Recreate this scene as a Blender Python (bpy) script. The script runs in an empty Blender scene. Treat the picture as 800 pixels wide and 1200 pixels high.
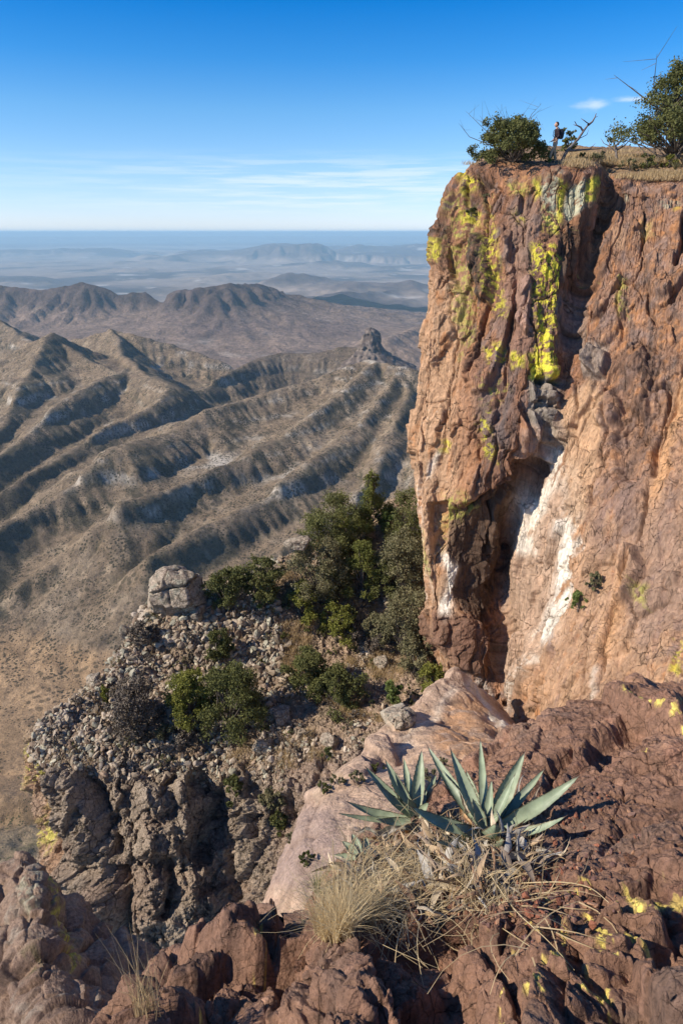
import bpy, math, random
import numpy as np
R = math.radians
scene = bpy.context.scene

# ---------------------------------------------------------------- camera
PITCH = R(22.3)
FPX = 800.0                      # focal length in pixels of the 800x1200 photograph
cam_data = bpy.data.cameras.new('camera')
cam_data.sensor_fit = 'VERTICAL'
cam_data.sensor_height = 36.0
cam_data.lens = 24.0
cam_data.clip_start = 0.1
cam_data.clip_end = 400000.0
cam = bpy.data.objects.new('camera', cam_data)
scene.collection.objects.link(cam)
cam.rotation_euler = (R(90) - PITCH, 0, 0)
scene.camera = cam

# ---------------------------------------------------------------- sky and sun
SUN_EL, SUN_AZ = R(36), R(254)       # azimuth clockwise from +Y (forward): 270 = exactly left
sd = np.array([math.sin(SUN_AZ) * math.cos(SUN_EL), math.cos(SUN_AZ) * math.cos(SUN_EL), math.sin(SUN_EL)])
world = bpy.data.worlds.new('World')
scene.world = world
world.use_nodes = True
wn, wl = world.node_tree.nodes, world.node_tree.links
wn.clear()
w_out = wn.new('ShaderNodeOutputWorld')
w_bg = wn.new('ShaderNodeBackground')
w_sky = wn.new('ShaderNodeTexSky')
w_sky.sky_type = 'NISHITA'
w_sky.sun_disc = False
w_sky.sun_elevation = SUN_EL
w_sky.sun_rotation = SUN_AZ
w_sky.altitude = 2200
w_sky.air_density = 1.0
w_sky.dust_density = 0.35
w_sky.ozone_density = 2.0
w_bg.inputs['Strength'].default_value = 0.14
# thin high clouds: a noise over the direction, only where the real ones float
tc = wn.new('ShaderNodeTexCoord')
sep = wn.new('ShaderNodeSeparateXYZ'); wl.new(tc.outputs['Generated'], sep.inputs[0])
def wmath(op, a, b=None, c=None):
    n = wn.new('ShaderNodeMath'); n.operation = op
    for i, v in enumerate((a, b, c)):
        if v is None: continue
        if isinstance(v, (int, float)): n.inputs[i].default_value = v
        else: wl.new(v, n.inputs[i])
    return n.outputs[0]
def wramp(v, lo, hi):
    n = wn.new('ShaderNodeMapRange'); n.interpolation_type = 'SMOOTHSTEP'
    wl.new(v, n.inputs[0]); n.inputs[1].default_value = lo; n.inputs[2].default_value = hi
    return n.outputs[0]
azi = wmath('ARCTAN2', sep.outputs[0], sep.outputs[1])
elv = wmath('ARCSINE', sep.outputs[2])
cmb = wn.new('ShaderNodeCombineXYZ')
wl.new(wmath('MULTIPLY', azi, 2.6), cmb.inputs[0]); wl.new(wmath('MULTIPLY', elv, 50.0), cmb.inputs[1])
nz = wn.new('ShaderNodeTexNoise'); nz.inputs['Scale'].default_value = 2.2; nz.inputs['Detail'].default_value = 7
nz.inputs['Roughness'].default_value = 0.62
wl.new(cmb.outputs[0], nz.inputs['Vector'])
band = wmath('MULTIPLY', wramp(elv, R(0.6), R(2.2)), wmath('SUBTRACT', 1.0, wramp(elv, R(3.6), R(6.0))))
side = wramp(azi, R(-24), R(0))
streak = wmath('MULTIPLY', wmath('MULTIPLY', wramp(nz.outputs['Fac'], 0.40, 0.64), band), wmath('ADD', wmath('MULTIPLY', side, 0.75), 0.25))
# one small cirrus patch high on the right
nz2 = wn.new('ShaderNodeTexNoise'); nz2.inputs['Scale'].default_value = 7.0; nz2.inputs['Detail'].default_value = 6
cmb2 = wn.new('ShaderNodeCombineXYZ')
wl.new(wmath('MULTIPLY', azi, 3.0), cmb2.inputs[0]); wl.new(wmath('MULTIPLY', elv, 9.0), cmb2.inputs[1])
wl.new(cmb2.outputs[0], nz2.inputs['Vector'])
def cirrus(a0, e0, ra, re):
    dx = wmath('DIVIDE', wmath('SUBTRACT', azi, R(a0)), R(ra)); dy = wmath('DIVIDE', wmath('SUBTRACT', elv, R(e0)), R(re))
    rr = wmath('SQRT', wmath('ADD', wmath('MULTIPLY', dx, dx), wmath('MULTIPLY', dy, dy)))
    return wramp(wmath('ADD', wmath('SUBTRACT', 1.0, rr), wmath('MULTIPLY', wmath('SUBTRACT', nz2.outputs['Fac'], 0.5), 2.0)), 0.25, 1.1)
CIRR = [(17.6, 8.05, 2.3, 0.55), (20.4, 8.3, 2.2, 0.3)]
cl = streak
for c_ in CIRR: cl = wmath('MAXIMUM', cl, cirrus(*c_))
mixc = wn.new('ShaderNodeMix'); mixc.data_type = 'RGBA'
skytint = wn.new('ShaderNodeMix'); skytint.data_type = 'RGBA'; skytint.blend_type = 'MULTIPLY'
skytint.inputs[0].default_value = 1.0
SKY_TINT_NODE = skytint
tr = wn.new('ShaderNodeValToRGB'); wl.new(wmath('DIVIDE', elv, R(90)), tr.inputs[0])
cr = tr.color_ramp; cr.elements[0].position = 0.007; cr.elements[0].color = (0.74, 0.77, 1.0, 1)
cr.elements[1].position = 1.0; cr.elements[1].color = (0.36, 0.60, 0.95, 1)
for p_, c_ in ((0.048, (0.64, 0.79, 0.96, 1)), (0.09, (0.43, 0.755, 0.97, 1)), (0.125, (0.17, 0.64, 1.0, 1)), (0.165, (0.012, 0.53, 1.0, 1)), (0.24, (0.03, 0.50, 1.0, 1)), (0.40, (0.34, 0.60, 0.95, 1))):
    e = cr.elements.new(p_); e.color = c_
wl.new(w_sky.outputs[0], skytint.inputs[6]); wl.new(tr.outputs[0], skytint.inputs[7])
wl.new(wmath('MULTIPLY', cl, 0.62), mixc.inputs[0]); wl.new(skytint.outputs[2], mixc.inputs[6])
mixc.inputs[7].default_value = (5.2, 5.8, 6.4, 1)
wl.new(mixc.outputs[2], w_bg.inputs['Color']); wl.new(w_bg.outputs[0], w_out.inputs['Surface'])

sun_data = bpy.data.lights.new('sun', 'SUN')
sun_data.energy = 5.0
sun_data.angle = R(0.53)
sun_data.color = (1.0, 0.90, 0.77)
sun = bpy.data.objects.new('sun', sun_data)
scene.collection.objects.link(sun)
from mathutils import Vector, Matrix
sun.rotation_euler = Vector(sd).to_track_quat('Z', 'Y').to_euler()
sun.location = (0, 0, 30)

scene.view_settings.view_transform = 'Standard'
scene.view_settings.look = 'None'
scene.view_settings.exposure = 0.30
scene.view_settings.gamma = 1.0
scene.render.engine = 'CYCLES'
scene.cycles.use_denoising = True
scene.cycles.max_bounces = 5
scene.cycles.diffuse_bounces = 2
scene.cycles.transparent_max_bounces = 8
scene.cycles.volume_bounces = 1

# ---------------------------------------------------------------- numeric helpers
def ray(px, py):
    px = np.asarray(px, float); py = np.asarray(py, float)
    a = (px - 400) / FPX; b = (600 - py) / FPX
    c, s = math.cos(PITCH), math.sin(PITCH)
    return np.stack([a, c + b * s, -s + b * c], -1)
def W(px, py, d):                 # a point seen at (px, py) of the photo, d metres along the view axis
    return ray(px, py) * np.asarray(d, float)[..., None]
def WY(px, py, Y):                # the same, Y metres ahead horizontally
    r = ray(px, py); return r * (np.asarray(Y, float) / r[..., 1])[..., None]
def proj(P):
    c, s = math.cos(PITCH), math.sin(PITCH)
    d = P[..., 1] * c - P[..., 2] * s
    u = P[..., 1] * s + P[..., 2] * c
    return 400 + FPX * P[..., 0] / d, 600 - FPX * u / d

_rs = np.random.RandomState(7)
PERM = _rs.permutation(256).astype(np.int64); PERM = np.concatenate([PERM, PERM])
GR = _rs.normal(size=(256, 3)); GR /= np.linalg.norm(GR, axis=1)[:, None]; GR = GR.astype(np.float32)
RND = _rs.rand(256, 4).astype(np.float32)
def gn(x, y, z):
    ix = np.floor(x).astype(np.int64); iy = np.floor(y).astype(np.int64); iz = np.floor(z).astype(np.int64)
    fx = (x - ix).astype(np.float32); fy = (y - iy).astype(np.float32); fz = (z - iz).astype(np.float32)
    ix &= 255; iy &= 255; iz &= 255
    u = fx*fx*fx*(fx*(fx*6-15)+10); v = fy*fy*fy*(fy*(fy*6-15)+10); w = fz*fz*fz*(fz*(fz*6-15)+10)
    def cor(dx, dy, dz):
        h = PERM[PERM[PERM[(ix+dx) & 255] + ((iy+dy) & 255)] + ((iz+dz) & 255)]
        g = GR[h]
        return g[..., 0]*(fx-dx) + g[..., 1]*(fy-dy) + g[..., 2]*(fz-dz)
    def L(a, b, t): return a + (b-a)*t
    a = L(L(cor(0,0,0), cor(1,0,0), u), L(cor(0,1,0), cor(1,1,0), u), v)
    b = L(L(cor(0,0,1), cor(1,0,1), u), L(cor(0,1,1), cor(1,1,1), u), v)
    return L(a, b, w) * 1.55
def chunked(f):
    def g(P, *a, **k):
        sh = P.shape[:-1]; Q = P.reshape(-1, P.shape[-1])
        outs = [f(Q[i:i+200000], *a, **k) for i in range(0, len(Q), 200000)]
        if isinstance(outs[0], tuple): return tuple(np.concatenate(o).reshape(sh + o[0].shape[1:]) for o in zip(*outs))
        o = np.concatenate(outs); return o.reshape(sh + o.shape[1:])
    return g
@chunked
def fbm(P, s=1.0, octs=4, rough=0.5, seed=0.0, ridged=False):
    x, y, z = P[:, 0]*s + seed*13.7, P[:, 1]*s + seed*7.3, P[:, 2]*s + seed*3.1
    o = np.zeros(len(P), np.float32); amp = 1.0; tot = 0
    for i in range(octs):
        n = gn(x, y, z)
        if ridged: n = 1 - 2*np.abs(n)
        o += amp*n; tot += amp; amp *= rough
        x, y, z = x*2.03+11.1, y*2.03+5.7, z*2.03+3.3
    return o / tot
@chunked
def worley(P, s=1.0, seed=0.0, jit=0.9, k=26.0):
    """F1, F2, random per cell, tilt (signed facet height)"""
    X = P*s + seed*17.3
    I = np.floor(X).astype(np.int64); n = len(P)
    F1 = np.full(n, 9., np.float32); F2 = F1.copy(); sw = np.zeros(n); st_ = np.zeros(n); sc_ = np.zeros(n)
    for dx in (-1, 0, 1):
        for dy in (-1, 0, 1):
            for dz in (-1, 0, 1):
                J = I + np.array([dx, dy, dz])
                h = PERM[PERM[PERM[J[:, 0] & 255] + (J[:, 1] & 255)] + (J[:, 2] & 255)]
                D = ((J - X) + 0.5 + jit*(RND[h, :3]-0.5)).astype(np.float32)
                d2 = (D*D).sum(1); d = np.sqrt(d2)
                F2 = np.where(d < F1, F1, np.minimum(F2, d)); F1 = np.minimum(F1, d)
                w = np.exp(-k*d2); sw += w; st_ -= w*(D*GR[h]).sum(1); sc_ += w*RND[h, 3]
    sw += 1e-12
    return F1, F2, sc_/sw, st_/sw
def ss(x, a, b):
    t = np.clip((x-a)/(b-a), 0, 1); return t*t*(3-2*t)
def mixcol(c, col, m):
    return c + (np.array(col) - c) * m[..., None]
def polydist(px, py, pts):
    """distance from each (px, py) to a polyline, and the parameter along it 0..1"""
    pts = np.asarray(pts, float); best = np.full(px.shape, 1e9); tt = np.zeros(px.shape)
    n = len(pts) - 1
    for i in range(n):
        a, b = pts[i, :2], pts[i+1, :2]; d = b-a; L2 = (d*d).sum() + 1e-12
        t = np.clip(((px-a[0])*d[0] + (py-a[1])*d[1]) / L2, 0, 1)
        q = np.hypot(px-a[0]-t*d[0], py-a[1]-t*d[1])
        m = q < best; best = np.where(m, q, best); tt = np.where(m, (i+t)/n, tt)
    return best, tt
def inpoly(px, py, pts):
    pts = np.asarray(pts, float); ins = np.zeros(px.shape, bool); n = len(pts)
    for i in range(n):
        (x0, y0), (x1, y1) = pts[i], pts[(i+1) % n]
        c = ((y0 > py) != (y1 > py)) & (px < (x1-x0)*(py-y0)/((y1-y0) + 1e-12) + x0)
        ins ^= c
    return ins
def polysoft(px, py, pts):
    """signed distance, positive inside"""
    d, _ = polydist(px, py, list(pts)+[pts[0]])
    return np.where(inpoly(px, py, pts), d, -d)

# ---------------------------------------------------------------- objects
def tag(o, label=None, cat=None, group=None, kind=None):
    if label: o['label'] = label
    if cat: o['category'] = cat
    if group: o['group'] = group
    if kind: o['kind'] = kind
    return o
def mesh_np(name, V, F, mat, col=None, parent=None, smooth=True, mats=None, fmat=None):
    V = np.asarray(V, np.float32).reshape(-1, 3); F = np.asarray(F)
    me = bpy.data.meshes.new(name)
    k = F.shape[1]
    me.vertices.add(len(V)); me.vertices.foreach_set('co', V.ravel())
    me.loops.add(F.size); me.loops.foreach_set('vertex_index', F.astype(np.int32).ravel())
    me.polygons.add(len(F))
    me.polygons.foreach_set('loop_start', np.arange(0, F.size, k, dtype=np.int32))
    me.polygons.foreach_set('loop_total', np.full(len(F), k, np.int32))
    me.polygons.foreach_set('use_smooth', np.full(len(F), smooth, bool))
    if fmat is not None: me.polygons.foreach_set('material_index', np.asarray(fmat, np.int32))
    me.update(calc_edges=True); me.validate()
    if col is not None:
        a = me.color_attributes.new('Col', 'FLOAT_COLOR', 'POINT')
        c = np.ones((len(V), 4), np.float32); c[:, :3] = np.clip(np.asarray(col).reshape(-1, 3), 0, 1); a.data.foreach_set('color', c.ravel())
    for m in (mats or [mat]): me.materials.append(m)
    o = bpy.data.objects.new(name, me); scene.collection.objects.link(o)
    if parent is not None: o.parent = parent
    return o
def gridfaces(nu, nv, flip=False):
    i = np.arange(nu*nv).reshape(nu, nv)
    F = np.stack([i[:-1, :-1], i[1:, :-1], i[1:, 1:], i[:-1, 1:]], -1).reshape(-1, 4)
    return F[:, ::-1] if flip else F

# ---------------------------------------------------------------- materials
def mat_base(name):
    m = bpy.data.materials.new(name); m.use_nodes = True
    nt = m.node_tree; b = nt.nodes['Principled BSDF']
    return m, nt, b
def earth_mat(name, var, bumps, rough=0.9, dots=None, stretch=None, spec=0.25, cracks_=()):
    """albedo from the surface's own colour attribute, varied by noises: var = [(scale, amount)], bumps = [(scale, distance, kind)]"""
    m, nt, b = mat_base(name)
    N, L = nt.nodes, nt.links
    att = N.new('ShaderNodeAttribute'); att.attribute_name = 'Col'
    geo = N.new('ShaderNodeTexCoord')
    vec = geo.outputs['Object']
    if stretch:
        mp = N.new('ShaderNodeMapping'); mp.inputs['Scale'].default_value = stretch; L.new(vec, mp.inputs['Vector']); vec = mp.outputs[0]
    cur = att.outputs['Color']
    for sc_, am in var:
        n = N.new('ShaderNodeTexNoise'); n.inputs['Scale'].default_value = sc_; n.inputs['Detail'].default_value = 6; n.inputs['Roughness'].default_value = 0.62
        L.new(vec, n.inputs['Vector'])
        mr = N.new('ShaderNodeMapRange'); L.new(n.outputs['Fac'], mr.inputs[0])
        mr.inputs[1].default_value = 0.28; mr.inputs[2].default_value = 0.72; mr.inputs[3].default_value = 1-am; mr.inputs[4].default_value = 1+am
        mx = N.new('ShaderNodeVectorMath'); mx.operation = 'SCALE'
        L.new(cur, mx.inputs[0]); L.new(mr.outputs[0], mx.inputs['Scale']); cur = mx.outputs[0]
    if dots:
        for (dsc, dth, dcol, damt) in dots:
            v = N.new('ShaderNodeTexVoronoi'); v.inputs['Scale'].default_value = dsc; L.new(geo.outputs['Object'], v.inputs['Vector'])
            nn = N.new('ShaderNodeTexNoise'); nn.inputs['Scale'].default_value = dsc*0.12; nn.inputs['Detail'].default_value = 4; L.new(geo.outputs['Object'], nn.inputs['Vector'])
            th = N.new('ShaderNodeMapRange'); L.new(nn.outputs['Fac'], th.inputs[0]); th.inputs[1].default_value = 0.35; th.inputs[2].default_value = 0.65
            th.inputs[3].default_value = dth*0.3; th.inputs[4].default_value = dth*1.3
            sb = N.new('ShaderNodeMath'); sb.operation = 'SUBTRACT'; L.new(th.outputs[0], sb.inputs[0]); L.new(v.outputs['Distance'], sb.inputs[1])
            st = N.new('ShaderNodeMapRange'); L.new(sb.outputs[0], st.inputs[0]); st.inputs[1].default_value = 0; st.inputs[2].default_value = 0.1; st.inputs[4].default_value = damt
            mx = N.new('ShaderNodeMix'); mx.data_type = 'RGBA'; L.new(st.outputs[0], mx.inputs[0]); L.new(cur, mx.inputs[6]); mx.inputs[7].default_value = (*dcol, 1)
            cur = mx.outputs[2]
    nrm = None
    if cracks_:
        wn_ = N.new('ShaderNodeTexNoise'); wn_.inputs['Scale'].default_value = cracks_[0][0]*1.3; wn_.inputs['Detail'].default_value = 4; L.new(vec, wn_.inputs['Vector'])
        va = N.new('ShaderNodeVectorMath'); va.operation = 'MULTIPLY_ADD'; L.new(wn_.outputs['Color'], va.inputs[0]); va.inputs[1].default_value = (0.55/cracks_[0][0],)*3; L.new(vec, va.inputs[2])
        for csc, cw, cdep, cdark in cracks_:
            v = N.new('ShaderNodeTexVoronoi'); v.feature = 'DISTANCE_TO_EDGE'; v.inputs['Scale'].default_value = csc; L.new(va.outputs[0], v.inputs['Vector'])
            ms = N.new('ShaderNodeTexNoise'); ms.inputs['Scale'].default_value = csc*.6; ms.inputs['Detail'].default_value = 3; L.new(vec, ms.inputs['Vector'])
            mk = N.new('ShaderNodeMapRange'); L.new(ms.outputs['Fac'], mk.inputs[0]); mk.inputs[1].default_value = .42; mk.inputs[2].default_value = .58; mk.inputs[3].default_value = 0; mk.inputs[4].default_value = 1
            cr_ = N.new('ShaderNodeMapRange'); cr_.interpolation_type = 'SMOOTHSTEP'; L.new(v.outputs['Distance'], cr_.inputs[0]); cr_.inputs[1].default_value = 0; cr_.inputs[2].default_value = cw; cr_.inputs[3].default_value = 1; cr_.inputs[4].default_value = 0
            pr = N.new('ShaderNodeMath'); pr.operation = 'MULTIPLY'; L.new(cr_.outputs[0], pr.inputs[0]); L.new(mk.outputs[0], pr.inputs[1])
            inv = N.new('ShaderNodeMath'); inv.operation = 'MULTIPLY_ADD'; L.new(pr.outputs[0], inv.inputs[0]); inv.inputs[1].default_value = -cdark; inv.inputs[2].default_value = 1
            mx = N.new('ShaderNodeVectorMath'); mx.operation = 'SCALE'; L.new(cur, mx.inputs[0]); L.new(inv.outputs[0], mx.inputs['Scale']); cur = mx.outputs[0]
            bp = N.new('ShaderNodeBump'); bp.invert = True; bp.inputs['Distance'].default_value = cdep; L.new(pr.outputs[0], bp.inputs['Height'])
            if nrm is not None: L.new(nrm, bp.inputs['Normal'])
            nrm = bp.outputs[0]
    L.new(cur, b.inputs['Base Color'])
    b.inputs['Roughness'].default_value = rough; b.inputs['Specular IOR Level'].default_value = spec
    for sc_, dist, kind in bumps:
        if kind == 'v':
            n = N.new('ShaderNodeTexVoronoi'); n.inputs['Scale'].default_value = sc_; out = n.outputs['Distance']
        elif kind == 'e':
            n = N.new('ShaderNodeTexVoronoi'); n.feature = 'F2'; n.inputs['Scale'].default_value = sc_; out = n.outputs['Distance']
        else:
            n = N.new('ShaderNodeTexNoise'); n.inputs['Scale'].default_value = sc_; n.inputs['Detail'].default_value = 8; n.inputs['Roughness'].default_value = 0.65; out = n.outputs['Fac']
        L.new(vec, n.inputs['Vector'])
        bp = N.new('ShaderNodeBump'); bp.inputs['Distance'].default_value = dist; bp.inputs['Strength'].default_value = 1.0
        L.new(out, bp.inputs['Height'])
        if nrm is not None: L.new(nrm, bp.inputs['Normal'])
        nrm = bp.outputs[0]
    if nrm is not None: L.new(nrm, b.inputs['Normal'])
    return m
# ================================================================ THE FAR COUNTRY
def ridges_height(X, Y, lines, H, slope, rnd=18.0):
    """height field of ridge lines [(pts Nx3)] falling away with a concave slope"""
    out = np.full(X.shape, -1e9)
    for pts, Hh, sl in lines:
        pts = np.asarray(pts, float)
        best = np.full(X.shape, -1e9)
        for i in range(len(pts)-1):
            a, b = pts[i], pts[i+1]; d = b[:2]-a[:2]; L2 = (d*d).sum()+1e-9
            t = np.clip(((X-a[0])*d[0] + (Y-a[1])*d[1])/L2, 0, 1)
            q = np.hypot(X-a[0]-t*d[0], Y-a[1]-t*d[1])
            q = np.sqrt(q*q + rnd*rnd) - rnd
            z = a[2] + t*(b[2]-a[2]) - 0.6*Hh*(1-np.exp(-q*sl/Hh)) - sl*0.45*q
            best = np.maximum(best, z)
        out = np.maximum(out, best)
    return out
def spurs(line, spacing, length, drop, seed, wig=0.25):
    """side spurs walking off a crest on both sides"""
    rs = np.random.RandomState(seed); line = np.asarray(line, float); res = []
    seg = np.diff(line[:, :2], axis=0); sl = np.hypot(seg[:, 0], seg[:, 1]); cum = np.concatenate([[0], np.cumsum(sl)])
    s = spacing*rs.rand(); side = 1
    while s < cum[-1]:
        i = min(np.searchsorted(cum, s) - 1, len(sl)-1); i = max(i, 0); t = (s-cum[i])/sl[i]
        p = line[i] + t*(line[i+1]-line[i]); u = seg[i]/sl[i]
        n = np.array([-u[1], u[0]])*side; a0 = math.atan2(n[1], n[0]) + rs.uniform(-.45, .45)
        L = length*rs.uniform(.6, 1.3); pts = [p + [0, 0, -drop*0.02*L]]
        k = 5; a = a0
        for j in range(k):
            a += rs.uniform(-wig, wig); q = pts[-1].copy(); q[:2] += np.array([math.cos(a), math.sin(a)])*L/k; q[2] -= drop*L/k*rs.uniform(.7, 1.3)
            pts.append(q)
        res.append(pts); side = -side; s += spacing*rs.uniform(.3, .7)
    return res
def erode(Z, cell, n, steps, seed, ke=0.3, kd=0.3, cap=3.0, inertia=0.2, rounds=4):
    rs = np.random.RandomState(seed); H, Wd = Z.shape; Z = Z/cell
    for r in range(rounds):
        m = n//rounds
        x = rs.rand(m)*(Wd-3)+1; y = rs.rand(m)*(H-3)+1; dx = np.zeros(m); dy = np.zeros(m); sed = np.zeros(m); wat = np.ones(m); vel = np.ones(m)
        for s in range(steps):
            ix = x.astype(int); iy = y.astype(int); fx = x-ix; fy = y-iy
            z00 = Z[iy, ix]; z01 = Z[iy, ix+1]; z10 = Z[iy+1, ix]; z11 = Z[iy+1, ix+1]
            gx = (z01-z00)*(1-fy)+(z11-z10)*fy; gy = (z10-z00)*(1-fx)+(z11-z01)*fx
            h = z00*(1-fx)*(1-fy)+z01*fx*(1-fy)+z10*(1-fx)*fy+z11*fx*fy
            dx = dx*inertia-gx*(1-inertia); dy = dy*inertia-gy*(1-inertia); l = np.hypot(dx, dy)+1e-6; dx /= l; dy /= l
            nx = np.clip(x+dx, 1, Wd-3); ny = np.clip(y+dy, 1, H-3)
            jx = nx.astype(int); jy = ny.astype(int); gx2 = nx-jx; gy2 = ny-jy
            h2 = Z[jy, jx]*(1-gx2)*(1-gy2)+Z[jy, jx+1]*gx2*(1-gy2)+Z[jy+1, jx]*(1-gx2)*gy2+Z[jy+1, jx+1]*gx2*gy2
            dh = h2-h; c = np.maximum(-dh, 0.01)*vel*wat*cap
            dep = np.where(dh > 0, np.minimum(dh, sed), np.where(sed > c, (sed-c)*kd, 0))
            er = np.where((dh <= 0) & (sed <= c), np.minimum((c-sed)*ke, -dh*0.5), 0)
            dl = dep-er; sed -= dl
            idx = iy*Wd+ix
            add = np.bincount(idx, dl*(1-fx)*(1-fy), H*Wd)+np.bincount(idx+1, dl*fx*(1-fy), H*Wd)+np.bincount(idx+Wd, dl*(1-fx)*fy, H*Wd)+np.bincount(idx+Wd+1, dl*fx*fy, H*Wd)
            Z = Z+np.clip(add, -0.12, 0.12).reshape(H, Wd)
            vel = np.sqrt(np.maximum(vel*vel-dh*0.9, 0.05)); vel = np.minimum(vel, 2.5); wat *= 0.985; x, y = nx, ny
    return Z*cell
def blur(Z, k=1):
    for _ in range(k):
        P = np.pad(Z, 1, mode='edge'); Z = (P[:-2, 1:-1]+P[2:, 1:-1]+P[1:-1, :-2]+P[1:-1, 2:]+4*P[1:-1, 1:-1])/8
    return Z
def slope_of(Z, cell):
    gy, gx = np.gradient(Z, cell); return gx, gy
def L3(pts):
    p = np.array(pts, float); return WY(p[:, 0], p[:, 1], p[:, 2])

TAN = (0.245, 0.18, 0.115); TAN2 = (0.34, 0.262, 0.175); SCRUB = (0.085, 0.075, 0.045); ROCKP = (0.58, 0.52, 0.43); REDB = (0.20, 0.12, 0.08)

# ---- near hills 0.7 .. 3.8 km
cell = 6.0
xs = np.arange(-2000, 760, cell); ys = np.arange(640, 3900, cell)
X, Y = np.meshgrid(xs, ys)
P2 = np.stack([X, Y, np.zeros_like(X)], -1)
wx = fbm(P2, 1/420., 4, seed=1)*40; wy = fbm(P2, 1/420., 4, seed=2)*36
Xw, Yw = X+wx, Y+wy
main = [
 (L3([(560,420,1800),(500,440,1780),(470,430,1800),(430,420,1850),(365,448,1800),(300,466,1700),(240,487,1580),(200,508,1480),(150,535,1370),(90,568,1260),(20,606,1150),(-40,640,1060)]), 58, .92),
 (L3([(441,424,1830),(396,468,1650),(347,503,1500),(272,553,1330),(210,572,1240),(140,602,1130),(65,650,1060),(20,690,1000)]), 58, .92),
 (L3([(467,440,1780),(422,497,1520),(383,529,1400),(347,558,1300),(300,590,1200),(240,622,1110),(170,660,1000),(100,708,990)]), 58, .92),
 (L3([(482,450,1750),(455,520,1420),(430,570,1250),(380,620,1120),(300,668,1010),(200,706,940),(130,722,975)]), 58, .92),
 (L3([(540,450,1700),(500,540,1350),(480,620,1100),(420,680,980),(340,716,920)]), 58, .92),
 (L3([(-120,470,2300),(-60,450,2300),(0,425,2350),(30,405,2400),(58,392,2400),(80,410,2350),(110,428,2250),(140,440,2150)]), 330, .8),
 (L3([(58,392,2400),(45,430,2150),(30,462,2000),(5,500,1800),(-30,545,1600)]), 260, .75),
 (L3([(85,400,2800),(130,388,2750),(160,396,2700),(200,406,2700),(240,424,2650),(290,440,2600),(330,455,2500)]), 340, .75),
 (L3([(130,388,2750),(140,418,2450),(156,429,2250),(200,457,1950),(180,482,1800),(120,515,1640),(60,548,1480),(0,585,1330)]), 240, .75),
 (L3([(156,429,2250),(110,456,2020),(70,482,1850),(20,522,1640),(-40,560,1480)]), 220, .75),
 (L3([(-160,350,3300),(-60,355,3300),(0,376,3200),(25,394,3050),(45,410,2900)]), 380, .8),
 (L3([(230,462,2200),(279,438,2400),(310,422,2500),(328,415,2550),(355,417,2550),(380,413,2550),(402,409,2550),(430,410,2520),(461,422,2480),(490,445,2400),(540,460,2400)]), 330, .85),
]
lines = list(main); k = 0
for pts, Hh, sl in main:
    pts[1:-1, 2] += fbm(np.array(pts[1:-1]), 1/170., 2, seed=77)*(26 if pts[0, 1] < 2200 else 8)
for pts, Hh, sl in main:
    k += 1
    if k in (3,): continue
    for s in spurs(pts, 190, 150, .40, k, .5): lines.append((s, 90, .8) if Hh > 60 else (s, 50, .8))
base = -607 - np.maximum(Y-1000, 0)*0.13 + fbm(P2, 1/500., 4, seed=3)*26
Z = ridges_height(Xw, Yw, lines, 0, 0, 14.0)
Z = np.maximum(Z, base) + 0.0
kk = 22.0; Z2 = np.maximum(ridges_height(Xw, Yw, main, 0, 0, 12.0), base); Z = 0.38*Z+0.62*Z2
Z += fbm(P2, 1/130., 5, seed=4, rough=.5)*9 + fbm(P2, 1/45., 3, seed=5, ridged=True)*3
# hard beds stand out as steps
band_n = fbm(P2, 1/400., 2, seed=8)*26
def bench(Z, lev, up, w):
    t = (Z+band_n-lev)
    return Z + up*ss(t, -w, w)*(1-ss(t, w, w+up*3.5))
Z = bench(Z, -470, 16, 3.5); Z = bench(Z, -505, 8, 3)
for lv_ in (-340, -362, -384, -410, -436): Z = bench(Z, lv_, 4, 2.5)
Z = erode(Z, cell, 90000, 80, 5, cap=1.6, ke=.15, kd=.1, inertia=.4, rounds=6)
Z = blur(Z, 1)
Z += fbm(P2+np.stack([wx, wy, 0*wx], -1), 1/75., 4, seed=61, ridged=True)*4.0 + fbm(P2, 1/26., 4, seed=6, ridged=True)*2.0
gx, gy = slope_of(Z, cell); sl = np.hypot(gx, gy)
P3 = np.stack([X, Y, Z], -1)
n1 = fbm(P3, 1/170., 4, seed=9); n2 = fbm(P3, 1/40., 4, seed=10)
col = np.ones(Z.shape+(3,))*TAN
col = mixcol(col, TAN2, ss(n2, -.1, .5)*.8)
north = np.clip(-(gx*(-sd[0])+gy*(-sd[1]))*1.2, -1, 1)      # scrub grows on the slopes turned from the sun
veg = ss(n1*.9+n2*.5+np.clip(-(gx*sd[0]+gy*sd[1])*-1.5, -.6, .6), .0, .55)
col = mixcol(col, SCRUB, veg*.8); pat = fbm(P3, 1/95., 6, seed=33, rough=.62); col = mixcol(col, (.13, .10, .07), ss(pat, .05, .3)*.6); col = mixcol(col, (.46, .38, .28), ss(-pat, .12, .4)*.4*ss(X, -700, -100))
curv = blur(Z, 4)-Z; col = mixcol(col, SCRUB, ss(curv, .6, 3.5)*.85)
t = Z+band_n
for lev, w, a in ((-470+8, 9, .8), (-337, 3, .7), (-359, 2.5, .6), (-381, 2.5, .6), (-407, 2.5, .5), (-433, 2.5, .4), (-320, 6, .8)):
    b_ = np.exp(-((t-lev)/w)**2)*ss(fbm(P3, 1/60., 4, seed=12+lev), -.15, .2)*a
    if lev > -430: b_ = b_*ss(X, -420, -120)*(Y < 2250)
    col = mixcol(col, ROCKP, np.clip(b_, 0, 1))
col = mixcol(col, ROCKP, ss(fbm(P3, 1/80., 4, seed=31), .38, .6)*.5*(Y > 1500))
col = mixcol(col, REDB, ss(n1, .15, .5)*.5*(Y > 2100))
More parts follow.
